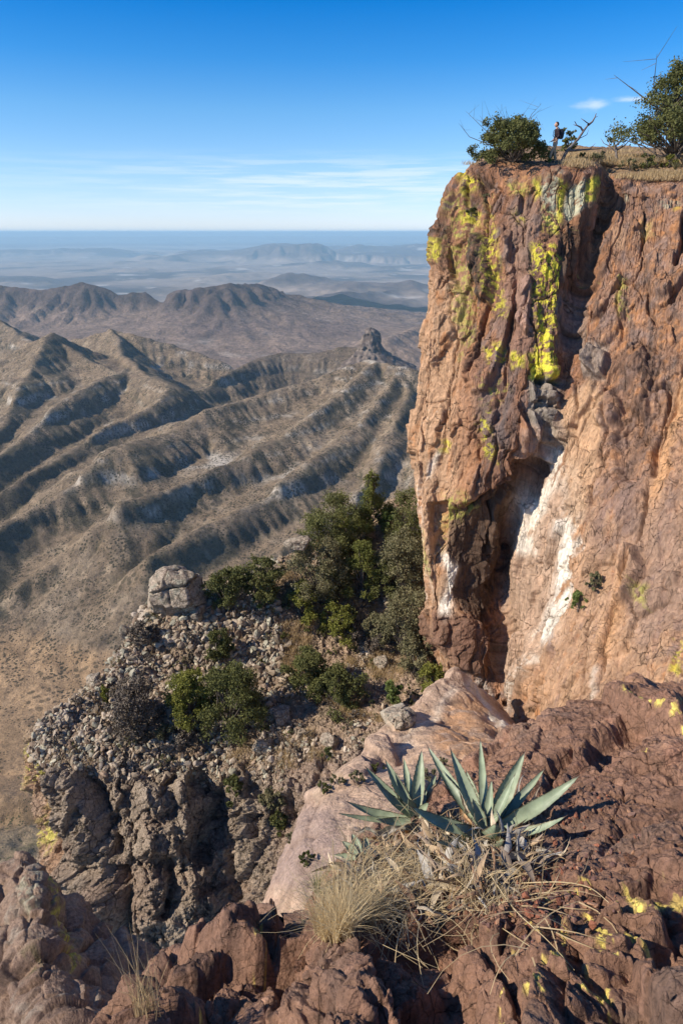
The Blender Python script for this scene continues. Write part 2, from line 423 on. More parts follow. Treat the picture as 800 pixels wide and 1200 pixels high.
dark_ridge = ss(Y, 2280, 2420)*ss(X, -420, -300); col = mixcol(col, (.11, .085, .065), dark_ridge*.6)
valley = ss(-Z, 574, 590)*(Y < 1100); col = mixcol(col, (.44, .29, .16), valley*.9)
mtn_mat0 = earth_mat('spire rock', [(0.05, .3)], [(0.08, 6.0, 'n')], spec=.05)
hill_mat = earth_mat('hillside', [(0.02, .3), (0.09, .38), (0.5, .3)], [(0.035, 9.0, 'n'), (0.15, 3.0, 'n'), (0.6, .8, 'n')], dots=[(0.085, .34, (.07, .06, .038), .65), (0.20, .40, (.055, .048, .03), .85)], spec=.05)
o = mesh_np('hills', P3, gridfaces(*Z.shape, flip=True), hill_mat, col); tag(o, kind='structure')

# the rock spire on the dark ridge
n = 90; za = np.linspace(0, 1, 60); th = np.linspace(0, 2*math.pi, n, endpoint=False); TH, ZA = np.meshgrid(th, za)
prof = np.interp(ZA, [0, .25, .45, .62, .8, .92, 1.0], [2.3, 1.3, .74, .60, .50, .36, .02])
sp0 = WY(432, 424, 2460); rad = 56*prof*(1+.25*np.cos(TH)*(1-ZA)+.12*np.sin(2*TH+1)); hgt = 142.
SPp = np.stack([sp0[0]+rad*np.cos(TH)+5*ZA, sp0[1]+rad*np.sin(TH)*1.2, sp0[2]-22+hgt*ZA], -1)
f1_, f2_, c_, t_ = worley(SPp*np.array([1, 1, .4]), .06, 3); SPp[..., :2] += (np.stack([np.cos(TH), np.sin(TH)], -1))*((t_*10+fbm(SPp, .05, 5, seed=5)*9)*(ZA < .97))[..., None]
SPp = np.concatenate([SPp, SPp[:, :1]], 1); cs = np.ones(SPp.shape[:2]+(3,))*(.11, .085, .07); cs = mixcol(cs, (.24, .19, .15), ss(fbm(SPp, .04, 4, seed=7), -.1, .3))
o = mesh_np('rock_spire', SPp, gridfaces(*SPp.shape[:2], flip=True), mtn_mat0, cs); tag(o, kind='structure')

# ---- the wash and the slope under the viewpoint, 40 .. 700 m
cell = 2.6
xs = np.arange(-520, 330, cell); ys = np.arange(26, 668, cell); Xn, Yn = np.meshgrid(xs, ys)
Pn = np.stack([Xn, Yn, np.zeros_like(Xn)], -1)
d_ = np.hypot(Xn*.55, Yn)
zz = -600 + 500*np.exp(-np.maximum(d_-40, 0)/215.)
zz = zz + fbm(Pn, 1/140., 4, seed=21)*26*ss(Yn, 80, 300)*(1-ss(Yn, 560, 660)) + fbm(Pn, 1/40., 4, seed=22, ridged=True)*7*(1-ss(Yn, 540, 640)) + fbm(Pn, 1/10., 4, seed=23)*1.2
zz -= 26*np.exp(-((Yn-560-(Xn+300)*.25)/26.)**2)
# meet the hills' first row
row = np.interp(Xn[0], X[0], Z[0]); far_w = ss(Yn, 560, 655); zz = zz*(1-far_w)+(row[None, :]-1.0)*far_w
zz[-4:, :] = row[None, :]-2.5
P4 = np.stack([Xn, Yn, zz], -1)
m1 = fbm(P4, 1/60., 4, seed=24); m2 = fbm(P4, 1/14., 4, seed=25)
cn = np.ones(zz.shape+(3,))*(.27, .205, .125)
cn = mixcol(cn, (.07, .075, .035), ss(m1+.5*m2, .0, .5)*.7); cn = mixcol(cn, (.4, .34, .27), ss(m2, .3, .6)*.6)
cn = mixcol(cn, (.34, .215, .115), ss(Yn, 480, 600)*.8)
near_mat = earth_mat('lower slope', [(0.1, .35), (0.8, .35)], [(0.12, 4.0, 'n'), (0.9, .8, 'n')], dots=[(0.3, .35, (.055, .06, .028), .85)], spec=.1)
o = mesh_np('valley_slope', P4, gridfaces(*zz.shape, flip=True), near_mat, cn); tag(o, kind='structure')

# ---- the dark mountains, 3.8 .. 9.5 km
cell = 24.0
xs = np.arange(-6500, 3400, cell); ys = np.arange(3700, 9800, cell); X, Y = np.meshgrid(xs, ys)
P2 = np.stack([X, Y, np.zeros_like(X)], -1)
wx = fbm(P2, 1/900., 3, seed=41)*120; wy = fbm(P2, 1/900., 3, seed=42)*120
mm = [
 (L3([(-260,330,6200),(-120,340,6000),(-40,334,5900),(0,338,5800),(40,346,5700),(75,341,5700),(92,334,5700),(110,342,5650),(132,352,5600),(165,350,5600),(182,355,5550),(200,346,5500),(225,340,5500),(262,336,5500),(285,343,5450),(303,358,5300),(325,372,5100),(350,385,4900)]), 460, .75),
 (L3([(262,336,5500),(300,338,6100),(340,352,6500),(400,362,6600)]), 330, .5),
 (L3([(-100,398,4300),(-20,400,4250),(40,396,4250),(85,397,4200)]), 200, .4),
 (L3([(160,400,4600),(200,397,4700),(250,400,4600),(300,404,4500),(360,400,4700),(400,408,4500)]), 150, .3),
 (L3([(340,388,5600),(380,378,6200),(430,376,6600),(500,380,6800),(600,380,7000)]), 140, .25),
 (L3([(455,398,4300),(480,388,4700),(520,378,5000),(600,370,5200)]), 220, .45),
]
lines = list(mm)
for i, (pts, Hh, sl) in enumerate(mm):
    for s in spurs(pts, 420 if i == 0 else 600, 1000 if i == 0 else 700, .30 if i == 0 else .16, 100+i): lines.append((s, 260 if i == 0 else 120, .5 if i == 0 else .3))
base = -800 - np.maximum(Y-4200, 0)*.04 + fbm(P2, 1/1200., 4, seed=43)*40
Zb = np.maximum(ridges_height(X+wx, Y+wy, lines, 0, 0, 26.0), base)
Zb += fbm(P2, 1/500., 5, seed=44)*24 + fbm(P2, 1/240., 4, seed=46, ridged=True)*24
bn = fbm(P2, 1/900., 2, seed=45)*20
t = Zb+bn+478; Zb = Zb + 38*ss(t, -8, 8)*(1-ss(t, 8, 170))
Zb = erode(Zb, cell, 130000, 70, 6, cap=3.0, ke=.3, kd=.15, rounds=6)
# sink the nearest rows under the hills so the sheets meet without a gap
gx, gy = slope_of(Zb, cell); P3 = np.stack([X, Y, Zb], -1)
n1 = fbm(P3, 1/500., 5, seed=47)
cb = np.ones(Zb.shape+(3,))*(.23, .165, .12)
cb = mixcol(cb, (.075, .055, .045), ss(Zb, -600, -490)*.9); cb = mixcol(cb, (.12, .085, .07), ss(n1, -.05, .4)*.6)
cb = mixcol(cb, (.38, .32, .26), ss(fbm(P3, 1/260., 4, seed=48), .2, .5)*.5*(Zb < -520))
mtn_mat = earth_mat('mountain slopes', [(0.006, .35), (0.03, .4)], [(0.01, 28.0, 'n'), (0.05, 8.0, 'n')], spec=.05)
o = mesh_np('mountains', P3, gridfaces(*Zb.shape, flip=True), mtn_mat, cb); tag(o, kind='structure')
last_row_x, last_row_z = X[-1].copy(), Zb[-1].copy()

# ---- the plain to the horizon, with mesas and the last sierra
az = np.radians(np.linspace(-46, 34, 760)); rr = np.exp(np.linspace(math.log(9.0e3), math.log(1.3e5), 560))
A, RR = np.meshgrid(az, rr); X = RR*np.sin(A); Y = RR*np.cos(A)
P2 = np.stack([X, Y, np.zeros_like(X)], -1)
px_of = 400+FPX*np.tan(A)/math.cos(PITCH)*.98
Zc = -985 + fbm(P2, 1/5200., 5, seed=51)*36 + ss(fbm(P2, 1/2600., 5, seed=52), .12, .5)*95*(RR < 40000)
hills_ = fbm(P2, 1/3800., 5, seed=53, ridged=True)
Zc += ss(fbm(P2, 1/6500., 3, seed=54), -.05, .25)*np.clip(hills_+.1, 0, 1)*330*(1-ss(RR, 30000, 40000))
# broad table with a cut edge on the right
edge = 23500 + fbm(P2, 1/2500., 5, seed=55, ridged=True)*1900
m_ = ss(RR-edge, 0, 420)*ss(px_of, 250, 330)*(1-ss(RR, 33000, 52000)*.7); Zc += m_*(255 + fbm(P2, 1/1800., 4, seed=56)*45)
edge2 = 31000 + fbm(P2, 1/5000., 5, seed=57, ridged=True)*3500
Zc += ss(RR-edge2, 0, 800)*(1-ss(px_of, 120, 420))*150
# blocks of far sierra
for r0, h0, sd_, wdt in ((46000, 240, 60, 3000), (60000, 560, 61, 4500), (76000, 880, 62, 6000), (96000, 1010, 63, 8000)):
    rg = fbm(P2, 1/(wdt*1.6), 6, seed=sd_, rough=.55)
    q = ss(RR - r0 - rg*wdt*.9, -wdt*.6, wdt*.7)
    tgt = -985+h0*(1+.20*fbm(P2, 1/(wdt*1.5), 5, seed=sd_+7))
    Zc = np.maximum(Zc, -985+(tgt+985)*q + fbm(P2, 1/(wdt*.5), 5, seed=sd_+9, ridged=True)*h0*.14*q)
Zc = np.minimum(Zc, 60.0)
P3 = np.stack([X, Y, Zc], -1)
n1 = fbm(P3, 1/2600., 5, seed=71); n2 = fbm(P3, 1/900., 4, seed=72)
cc = np.ones(Zc.shape+(3,))*(.27, .21, .16)
cc = mixcol(cc, (.07, .055, .05), ss(n1, -.05, .25)*.9); cc = mixcol(cc, (.08, .06, .055), ss(Zc, -860, -740)*.8); cc = mixcol(cc, (.55, .5, .43), ss(n2+.4*n1, .25, .5)*.6)
plain_mat = earth_mat('desert plain', [(0.0012, .25), (0.006, .2)], [(0.0015, 60.0, 'n')], spec=.05)
o = mesh_np('desert_plain', P3, gridfaces(*Zc.shape, flip=True), plain_mat, cc); tag(o, kind='structure')
# the ground between and round the sheets
xs = np.linspace(-130000, 130000, 60); ys = np.linspace(-40000, 140000, 60); X, Y = np.meshgrid(xs, ys)
ug = np.stack([X, Y, np.full(X.shape, -1085.0)], -1)
o = mesh_np('ground', ug, gridfaces(60, 60, flip=True), plain_mat, np.ones(X.shape+(3,))*(.27, .21, .16)); tag(o, kind='structure')

# ---- haze: one closed box round the land and the viewpoint
hz = 128000.0; lo, hi = -1090.0, 75.0
Vb = [(x, y, z) for x in (-hz, hz) for y in (-38000, 138000) for z in (lo, hi)]
Fb = [(0,1,3,2), (4,6,7,5), (0,4,5,1), (2,3,7,6), (0,2,6,4), (1,5,7,3)]
hm = bpy.data.materials.new('haze'); hm.use_nodes = True; hn = hm.node_tree.nodes; hl = hm.node_tree.links
for n in list(hn):
    if n.type != 'OUTPUT_MATERIAL': hn.remove(n)
pv = hn.new('ShaderNodeVolumePrincipled'); pv.inputs['Color'].default_value = (0.52, 0.82, 1.0, 1); pv.inputs['Density'].default_value = 3.3e-5
pv.inputs['Anisotropy'].default_value = 0.0
hl.new(pv.outputs[0], [n for n in hn if n.type == 'OUTPUT_MATERIAL'][0].inputs['Volume'])
haze = mesh_np('haze', Vb, Fb, hm, smooth=False); tag(haze, 'pale blue haze over the far desert', 'haze', kind='stuff')
# ================================================================ THE ROCK NEAR AT HAND
def cmat(n, k, w=None):
    """Catmull-Rom matrix from n control points to k samples, spread after the weights w of the intervals"""
    w = np.ones(n-1) if w is None else np.asarray(w, float)
    cum = np.concatenate([[0], np.cumsum(w)]); cum /= cum[-1]
    t = np.interp(np.linspace(0, 1, k), cum, np.arange(n))
    i = np.minimum(t.astype(int), n-2); f = t-i; M = np.zeros((k, n)); r = np.arange(k)
    c = [(-f**3+2*f**2-f)/2, (3*f**3-5*f**2+2)/2, (-3*f**3+4*f**2+f)/2, (f**3-f**2)/2]
    for q, cc_ in zip((-1, 0, 1, 2), c):
        np.add.at(M, (r, np.clip(i+q, 0, n-1)), cc_)
    return M, t
def loft(net, k0, k1, w0=None, w1=None, pix=True):
    net = np.array(net, float); C = W(net[..., 0], net[..., 1], net[..., 2]) if pix else net
    if w0 is None: w0 = np.linalg.norm(np.diff(C, axis=0), axis=-1).mean(1)
    if w1 is None: w1 = np.linalg.norm(np.diff(C, axis=1), axis=-1).mean(0)
    A, t0 = cmat(C.shape[0], k0, w0); B, t1 = cmat(C.shape[1], k1, w1)
    return np.einsum('ai,ijk,bj->abk', A, C, B), t0, t1
def normals(P, away=None):
    a = np.gradient(P, axis=0); b = np.gradient(P, axis=1); n = np.cross(a, b)
    n /= np.linalg.norm(n, axis=-1)[..., None] + 1e-12
    return n
def facing(P, n):
    c = (n*P).sum(-1); return -1.0 if np.median(c) > 0 else 1.0
def blend_feats(px, py, feats, base):
    for pts, h, soft in feats:
        m = (px > min(p[0] for p in pts)-soft*2-2) & (px < max(p[0] for p in pts)+soft*2+2) & (py > min(p[1] for p in pts)-soft*2-2) & (py < max(p[1] for p in pts)+soft*2+2)
        if m.any(): base[m] += h*ss(polysoft(px[m], py[m], pts), -soft, soft)
    return base
def cracks(px, py, lines, base):
    for pts, w, h in lines:
        m = (px > min(p[0] for p in pts)-w*3) & (px < max(p[0] for p in pts)+w*3) & (py > min(p[1] for p in pts)-w*3) & (py < max(p[1] for p in pts)+w*3)
        if m.any():
            d, t = polydist(px[m], py[m], pts); base[m] -= .6*h*np.exp(-(d/w)**2)*ss(t, 0, .08)*(1-ss(t, .92, 1))
    return base

def desat(c, a): return c*(1-a)+a*(c@np.array([.3, .55, .15]))[..., None]
def zone(col, m, c, a=1.0): return mixcol(col, c, np.clip(m*a, 0, 1))
YEL = (.62, .59, .03); YGR = (.42, .42, .09); PGR = (.47, .49, .38); ORA = (.46, .235, .105); TANR = (.50, .335, .215)
BRO = (.30, .165, .105); DBR = (.155, .095, .07); PUR = (.20, .165, .165); PNK = (.52, .375, .305); WHT = (.74, .70, .64); BLK = (.05, .05, .045)

# ---------------------------------------------------------------- the great cliff
rowsY = [None, None, 190, 235, 300, 370, 440, 510, 580, 650, 710, 770, 840, 930]
sil = [548, 522, 504, 494, 487, 479, 481, 489, 497, 510, 534, 548]
cols = [
 ([x+75 for x in sil], [62]*12), ([x+26 for x in sil], [43]*12), (sil, [36.4, 36.4, 36.2, 36, 36, 36, 36, 36, 36, 36, 36, 36]),
 ([566, 546, 530, 522, 515, 511, 514, 518, 526, 540, 560, 570], [34.6, 34.5, 34.4, 34.3, 34.3, 34.3, 34.4, 34.6, 34.9, 35, 35, 34]),
 ([590, 576, 562, 556, 550, 546, 546, 542, 548, 560, 576, 586], [33.2, 33, 32.9, 32.9, 33, 33, 33.3, 34.8, 35.3, 34.8, 34.6, 33.6]),
 ([640, 630, 620, 610, 602, 592, 580, 572, 574, 580, 590, 600], [32.2, 31.9, 31.8, 31.7, 31.8, 32.0, 33.0, 36.0, 36.2, 35.0, 34.2, 32.8]),
 ([694, 690, 672, 654, 646, 632, 606, 590, 590, 590, 597, 606], [31.8, 31.7, 31.6, 31.5, 31.6, 32.0, 34.0, 36.4, 36.2, 35.2, 34.2, 32.8]),
 ([712, 708, 692, 672, 659, 644, 617, 598, 598, 597, 602, 609], [33.4, 33.4, 33.2, 32.5, 32.0, 31.9, 33.2, 34.4, 34.5, 34.2, 33.6, 32.3]),
 ([728, 724, 705, 688, 675, 662, 648, 636, 628, 619, 612, 615], [32.8, 32.6, 32.2, 31.9, 31.4, 31, 30.6, 30.6, 30.6, 30.6, 30.2, 29]),
 ([765, 762, 750, 736, 726, 716, 702, 690, 675, 660, 645, 640], [32.4, 31.9, 31.2, 30.5, 29.8, 29, 28.2, 27.4, 26.6, 25.8, 25, 24]),
 ([812, 810, 803, 796, 790, 782, 775, 765, 752, 740, 728, 720], [32.0, 31.3, 30.3, 29.2, 28.2, 27.2, 26.1, 25, 24, 23, 22, 21]),
 ([880, 878, 876, 872, 868, 864, 860, 856, 850, 846, 842, 840], [31.5, 30.3, 29, 27.6, 26.2, 25, 23.8, 22.5, 21.4, 20.4, 19.4, 18.5]),
 ([1010]*12, [31, 29.5, 28, 26, 24.4, 23, 21.6, 20.4, 19.4, 18.4, 17.4, 16.5]),
 ([1180]*12, [31, 29.5, 28, 26, 24.4, 23, 21.6, 20.4, 19.4, 18.4, 17.4, 16.5]),
]
rimy = [196, 194, 196, 194, 193, 193, 192, 203, 206, 208, 206, 204, 200, 196]
net = []
for j, (xs_, ds_) in enumerate(cols):
    c_ = [(xs_[0]+(30 if j < 3 else 10), 171 + (8 if j < 4 else 0), max(58, ds_[0]+20)), (xs_[0]+(14 if j < 3 else 3), 181 + (4 if j < 4 else 0), ds_[0]+6)]
    for i in range(12): c_.append((xs_[i], rimy[j] if i == 0 else rowsY[i+2], ds_[i] + (.5 if i == 0 else 0)))
    net.append(c_)
net = np.transpose(np.array(net), (1, 0, 2))
w0 = [1.2, 1.6] + [1.0]*2 + [1.3]*9
w1 = [.35, .35, 1, 1, 1.3, 1.5, .8, .8, 1.2, 1.3, 1.5, 1.0, .7]
CL, t0, t1 = loft(net, 1250, 860, w0, w1)
PX, PY = proj(CL); N = normals(CL); N *= facing(CL[:, 200:], N[:, 200:])
S = CL.copy(); S[..., 2] *= .17                                  # joints run up and down
T0 = np.broadcast_to(t0[:, None], PX.shape); T1 = np.broadcast_to(t1[None, :], PX.shape)
face = ss(T0, 1.9, 2.5)
slab = ss(T1, 8.3, 9.2)*ss(T0, 6.5, 9.5)                          # the smooth slab low on the right
wrp = np.stack([fbm(CL, .5, 4, seed=102), fbm(CL, .5, 4, seed=103), fbm(CL, .5, 4, seed=104)], -1)*.55; SW = S+wrp*np.array([1, 1, .5])
disp = fbm(CL, .14, 2, seed=101)*.25 - .22
F1, F2, cid, tilt = worley(SW, .20, 1, k=40); disp += (tilt*.75 + (cid-.5)*.35)*(1-.5*slab)
F1, F2, cid, tilt = worley(SW, .50, 2, k=110); disp += (tilt*.42 + (cid-.5)*.50)*(1-.55*slab); e1 = F2-F1
F1, F2, cid, tilt = worley(SW*np.array([1, 1, 1.3]), 1.3, 3, k=100); disp += (tilt*.20 + (cid-.5)*.20)*(1-.4*slab); e2 = F2-F1
F1, F2, cid3, tilt = worley(CL+wrp*.3, 3.4, 5, k=50); disp += tilt*.07; e3 = F2-F1
disp -= (.22*np.exp(-e1/.02)*ss(fbm(CL, .3, 2, seed=6), -.1, .15) + .08*np.exp(-e2/.03)*ss(fbm(CL, .5, 2, seed=17), -.1, .2))
disp += fbm(CL, 1.4, 7, seed=7, rough=.7)*.075 + fbm(S, 4.5, 5, seed=8, rough=.65, ridged=True)*.03
# grooves running down the slab
G = np.stack([T1*9 + fbm(CL, .25, 3, seed=9)*.8, T0*.35, np.zeros_like(T0)], -1)
grv = fbm(G, 1.0, 5, seed=10, rough=.62, ridged=True)
disp += grv*(.02 + .11*ss(T1, 7.6, 8.8))*face
# modelled features: raised or sunk blocks, metres
wxp = fbm(CL, .9, 3, seed=11)*5; wyp = fbm(CL, .9, 3, seed=12)*5; QX, QY = PX+wxp, PY+wyp
feats = [
 ([(543,270),(557,272),(562,300),(572,330),(566,352),(553,345),(545,322),(540,298)], .45, 5),
 ([(505,268),(516,262),(521,290),(518,312),(503,306),(500,285)], .25, 5),
 ([(604,316),(622,318),(622,360),(616,388),(600,372)], .32, 2),
 ([(628,430),(656,428),(657,442),(630,440)], .3, 4), ([(622,446),(652,462),(654,476),(626,468)], .5, 2), ([(624,480),(650,478),(652,512),(636,522),(622,505)], .5, 3),
 ([(575,500),(608,470),(616,500),(604,530),(584,526)], .4, 4), ([(612,490),(634,500),(632,540),(606,540)], .55, 4),
 ([(690,404),(708,412),(708,440),(698,442),(686,430)], .6, 2), ([(676,410),(690,402),(692,436),(680,440)], .35, 3),
 ([(722,420),(752,400),(762,430),(758,470),(750,500),(740,450)], .35, 4), ([(720,470),(748,480),(756,520),(742,560),(716,560)], -.5, 6),
 ([(560,545),(600,550),(606,566),(548,590),(520,600),(520,580)], .5, 8),
 ([(500,590),(518,590),(516,640),(506,650)], -.5, 3), ([(496,620),(508,625),(506,660),(498,650)], .3, 3),
 ([(500,714),(545,722),(575,745),(566,790),(530,778),(505,752)], .6, 7),
 ([(516,652),(528,650),(542,664),(534,690),(524,716),(514,700)], .25, 5),
 ([(660,650),(690,640),(694,690),(668,700)], .3, 5), ([(728,640),(746,640),(748,664),(736,700),(722,705)], .6, 3),
 ([(595,740),(612,736),(618,780),(606,850),(590,820)], .5, 5),
]
for k_ in range(len(feats)): pass
disp = blend_feats(QX, QY, feats, disp)
crk = [
 ([(566,352),(556,380),(552,410),(546,440)], 2.6, .9), ([(524,285),(525,340),(524,400),(520,450),(514,500),(508,560)], 1.5, .5),
 ([(558,200),(559,240),(560,272)], 1.6, .6), ([(600,320),(596,360),(590,420),(588,450)], 1.3, .35), ([(542,210),(545,240),(541,262)], 2.2, .6),
 ([(762,450),(780,448),(782,470),(772,500),(765,530),(760,560)], 2.4, .8), ([(758,560),(752,600),(744,640),(728,680),(712,720),(700,760),(694,800)], 2.6, .7),
 ([(800,420),(790,470),(772,520),(764,560)], 2.0, .5), ([(800,250),(797,290),(790,320)], 3.0, 1.0), ([(706,440),(706,500),(700,530),(690,560),(684,590)], 1.8, .5),
 ([(668,440),(672,480),(664,500)], 1.8, .5), ([(650,660),(640,720),(626,770),(612,850)], 3.2, .9),
 ([(545,600),(575,580),(606,562)], 3.0, 1.0), ([(628,441),(640,446),(656,446)], 2.4, 1.0), ([(632,466),(652,474)], 2.4, .9),
 ([(580,570),(600,556)], 2, .5), ([(722,700),(735,680)], 2.5, .6), ([(760,330),(757,360),(770,380)], 1.6, .4), ([(722,300),(724,400)], 1.3, .3),
]
disp = cracks(QX, QY, crk, disp)
disp *= (.25 + .75*face)*(1-.55*ss(T1, 11.5, 13))
disp[:, :] *= 1
V = CL + N*disp[..., None]
flat_top = (1-ss(T0, 1.5, 2.1)); V[..., 2] += flat_top*fbm(CL, .25, 3, seed=14)*.35
# -- albedo: stains, varnish, lichen, plus painted shade in the cleft and overhang
nA = fbm(S, .5, 5, seed=21); nB = fbm(S, 1.6, 5, seed=22); nC = fbm(CL, 3.6, 6, seed=23, rough=.68)*1.1; nD = fbm(np.stack([CL[..., 0]*2.2, CL[..., 1]*2.2, CL[..., 2]*.22], -1), 1.0, 4, seed=24); nE = fbm(CL, 7., 4, seed=25)
col = np.ones(PX.shape+(3,))*BRO
nG = fbm(np.stack([CL[..., 0]*5.5, CL[..., 1]*5.5, CL[..., 2]*.35], -1)+wrp*2, 1.0, 5, seed=26, rough=.6)
col = zone(col, ss(nA, -.15, .35), ORA, .6); col = zone(col, ss(nG, .05, .35), ORA, .55); col = zone(col, ss(nB, .0, .35), DBR, .8); col = zone(col, ss(nD, .05, .35), PUR, .65); col = zone(col, ss(-nG, .08, .35), DBR, .6)
left = (1-ss(QX - (535+0*QY), -12, 12))*ss(QY, 290, 340); col = zone(col, left, TANR, .85); col = zone(col, left*ss(nD, .1, .4), ORA, .8); col = zone(col, left*ss(nC, .2, .5), WHT, .35)
rw = ss(T1, 7.6, 8.3); col = zone(col, rw, (.34, .215, .155), .65); col = zone(col, rw*ss(QY, 400, 520), (.45, .29, .195), .6)
col = zone(col, rw*ss(nD, .05, .3), (.30, .215, .19), .8); col = zone(col, rw*ss(-nD, .08, .35), ORA, .85); col = zone(col, rw*ss(nG, .08, .35), (.20, .13, .10), .65); col = zone(col, rw*ss(-nG, .15, .4), (.52, .35, .24), .6)
col = zone(col, rw*ss(grv, .25, .6)*ss(QY, 520, 640), TANR, .7)
def Zp(pts, soft, c, a, nz=None, lo=-.2, hi=.2):
    global col
    x0, x1 = min(p[0] for p in pts)-soft*2, max(p[0] for p in pts)+soft*2; y0, y1 = min(p[1] for p in pts)-soft*2, max(p[1] for p in pts)+soft*2
    m = (QX > x0) & (QX < x1) & (QY > y0) & (QY < y1)
    if not m.any(): return
    s_ = ss(polysoft(QX[m], QY[m], pts), -soft, soft)*a
    if nz is not None: s_ = s_*ss(nz[m], lo, hi)
    col[m] = mixcol(col[m], c, np.clip(s_, 0, 1))
def Zl(pts, w, c, a, nz=None, lo=-.2, hi=.2):
    global col
    m = (QX > min(p[0] for p in pts)-w*3) & (QX < max(p[0] for p in pts)+w*3) & (QY > min(p[1] for p in pts)-w*3) & (QY < max(p[1] for p in pts)+w*3)
    if not m.any(): return
    d, t = polydist(QX[m], QY[m], pts); s_ = np.exp(-(d/w)**2)*a
    if nz is not None: s_ = s_*ss(nz[m], lo, hi)
    col[m] = mixcol(col[m], c, np.clip(s_, 0, 1))
Zp([(560,400),(600,400),(600,520),(575,540),(555,500)], 14, PUR, .85, nB, -.4, .2)
Zp([(590,230),(625,225),(628,300),(600,330),(585,290)], 12, (.32,.235,.20), .7)
Zp([(575,330),(600,300),(622,300),(640,400),(620,420),(590,420)], 10, (.30,.19,.15), .7)
Zp([(600,318),(622,316),(622,384),(602,376)], 3, (.42,.28,.23), .8)
Zp([(530,440),(560,430),(556,560),(545,600),(520,600)], 10, (.40,.235,.14), .7, nD, -.3, .2)
Zp([(620,440),(655,440),(655,520),(622,520)], 4, (.30,.275,.25), .95)
Zp([(610,500),(634,495),(634,545),(606,545)], 5, (.38,.27,.22), .8)
Zp([(540,268),(560,270),(572,330),(566,352),(550,350),(538,300)], 4, BLK, .85, nC, -.5, .1)
Zp([(505,262),(518,262),(520,312),(502,306)], 4, BLK, .7, nC, -.3, .2)
Zp([(545,185),(575,185),(560,260),(545,240)], 6, BLK, .55, nC, -.1, .3)
Zp([(655,235),(690,225),(694,280),(668,350),(650,380),(655,300)], 6, (.07,.06,.05), .75, nC, -.4, .2)  # shadow of the pillar in the cleft, painted into the albedo
Zp([(520,596),(560,590),(605,565),(610,590),(586,625),(584,700),(560,735),(540,715),(524,640)], 8, (.10,.07,.05), .8)  # shade of the hollow under the overhang, darkened in the colour
Zp([(500,714),(545,722),(578,745),(566,792),(530,778),(505,752)], 6, (.22,.13,.095), .85)
# pale and white runs
Zp([(600,590),(640,545),(655,560),(634,640),(626,760),(600,840),(586,770),(590,660)], 8, (.50,.37,.28), .85)
Zl([(640,530),(632,560),(614,590),(604,640)], 8, WHT, 1.3, nD, -.35, .0)
Zl([(656,545),(660,590),(650,640),(640,700),(628,740)], 11, WHT, 1.5, nD, -.4, .0)
Zl([(664,590),(668,640),(658,670)], 5, WHT, 1.0, nD, -.3, .1)
Zl([(520,655),(532,668),(528,700),(520,715)], 6.5, WHT, 1.5)
Zl([(508,530),(498,560)], 4, WHT, .7, nD, -.2, .2); Zl([(486,560),(486,620),(500,700)], 4, WHT, .6, nC, -.2, .3)
Zl([(618,770),(604,800),(596,850)], 5, WHT, .8, nC, -.2, .2); Zl([(560,800),(590,850)], 5, WHT, .7, nC, -.2, .2)
Zp([(655,470),(690,440),(704,460),(692,560),(664,620),(650,600),(645,540)], 8, (.53,.36,.23), .85)
Zl([(800,450),(780,520),(762,600),(744,650),(722,700),(704,760)], 9, (.56,.34,.18), .95); Zl([(690,780),(680,830)], 4, WHT, .5); Zl([(672,740),(655,840)], 5, TANR, .7, nD, -.2, .2)
Zl([(706,640),(690,700),(668,780),(650,850)], 8, TANR, .6, nD, -.2, .2)
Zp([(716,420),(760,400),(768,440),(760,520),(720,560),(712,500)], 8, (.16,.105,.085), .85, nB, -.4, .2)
Zp([(700,560),(752,550),(745,640),(700,650),(684,620)], 18, (.24,.17,.155), .75, nB, -.4, .2); Zp([(740,600),(800,560),(800,720),(745,760),(730,700)], 15, (.30,.22,.19), .6)
Zp([(674,400),(708,400),(708,444),(680,440)], 4, (.33,.28,.25), .9); Zp([(656,350),(680,340),(678,400),(656,420)], 5, (.29,.26,.25), .6)
for xq in (700, 735, 760, 772, 790): Zl([(xq, 290), (xq-3, 340), (xq+2, 400), (xq-8, 450)], 4.5, (.15, .12, .11), .7, nC, -.3, .3)
Zp([(710,262),(732,262),(730,284),(712,282)], 3, (.46,.30,.20), .8)
# lichen
Zp([(622,280),(640,276),(668,300),(668,340),(655,372),(648,424),(626,424),(630,380),(622,330)], 5, YEL, 1, nC+.3*nE, -.08, .08)
Zp([(618,412),(656,416),(654,444),(620,442)], 4, (.66,.64,.03), 1, nC, -.25, .05); Zp([(634,426),(654,424),(652,438),(636,440)], 3, (.66,.64,.03), 1, nC, -.3, .05)
Zp([(596,412),(612,412),(612,430),(598,430)], 4, YEL, 1, nC, -.25, .05); Zp([(560,405),(582,398),(590,420),(570,425)], 6, YEL, .9, nC, -.1, .15)
Zp([(560,230),(575,270),(582,320),(590,370),(574,365),(562,330),(556,270)], 7, YEL, .85, nC, -.1, .2)
Zp([(522,230),(545,225),(548,270),(540,300),(528,330),(520,280)], 8, YGR, .8, nC, -.05, .2); Zp([(527,300),(545,310),(545,400),(530,420),(526,360)], 6, YGR, .7, nC, -.15, .2)
Zp([(540,200),(556,205),(552,222),(538,224)], 5, YEL, .9, nC, -.2, .1); Zp([(535,240),(550,240),(548,258),(534,258)], 5, YEL, .8, nC, -.2, .1)
Zp([(506,280),(513,278),(512,306),(504,304)], 3, YEL, .8, nC, -.3, .1)
Zp([(592,200),(616,200),(616,216),(592,216)], 6, YGR, .9, nC, -.2, .1); Zp([(594,236),(612,236),(612,250),(594,250)], 5, YEL, .6, nC, -.1, .2)
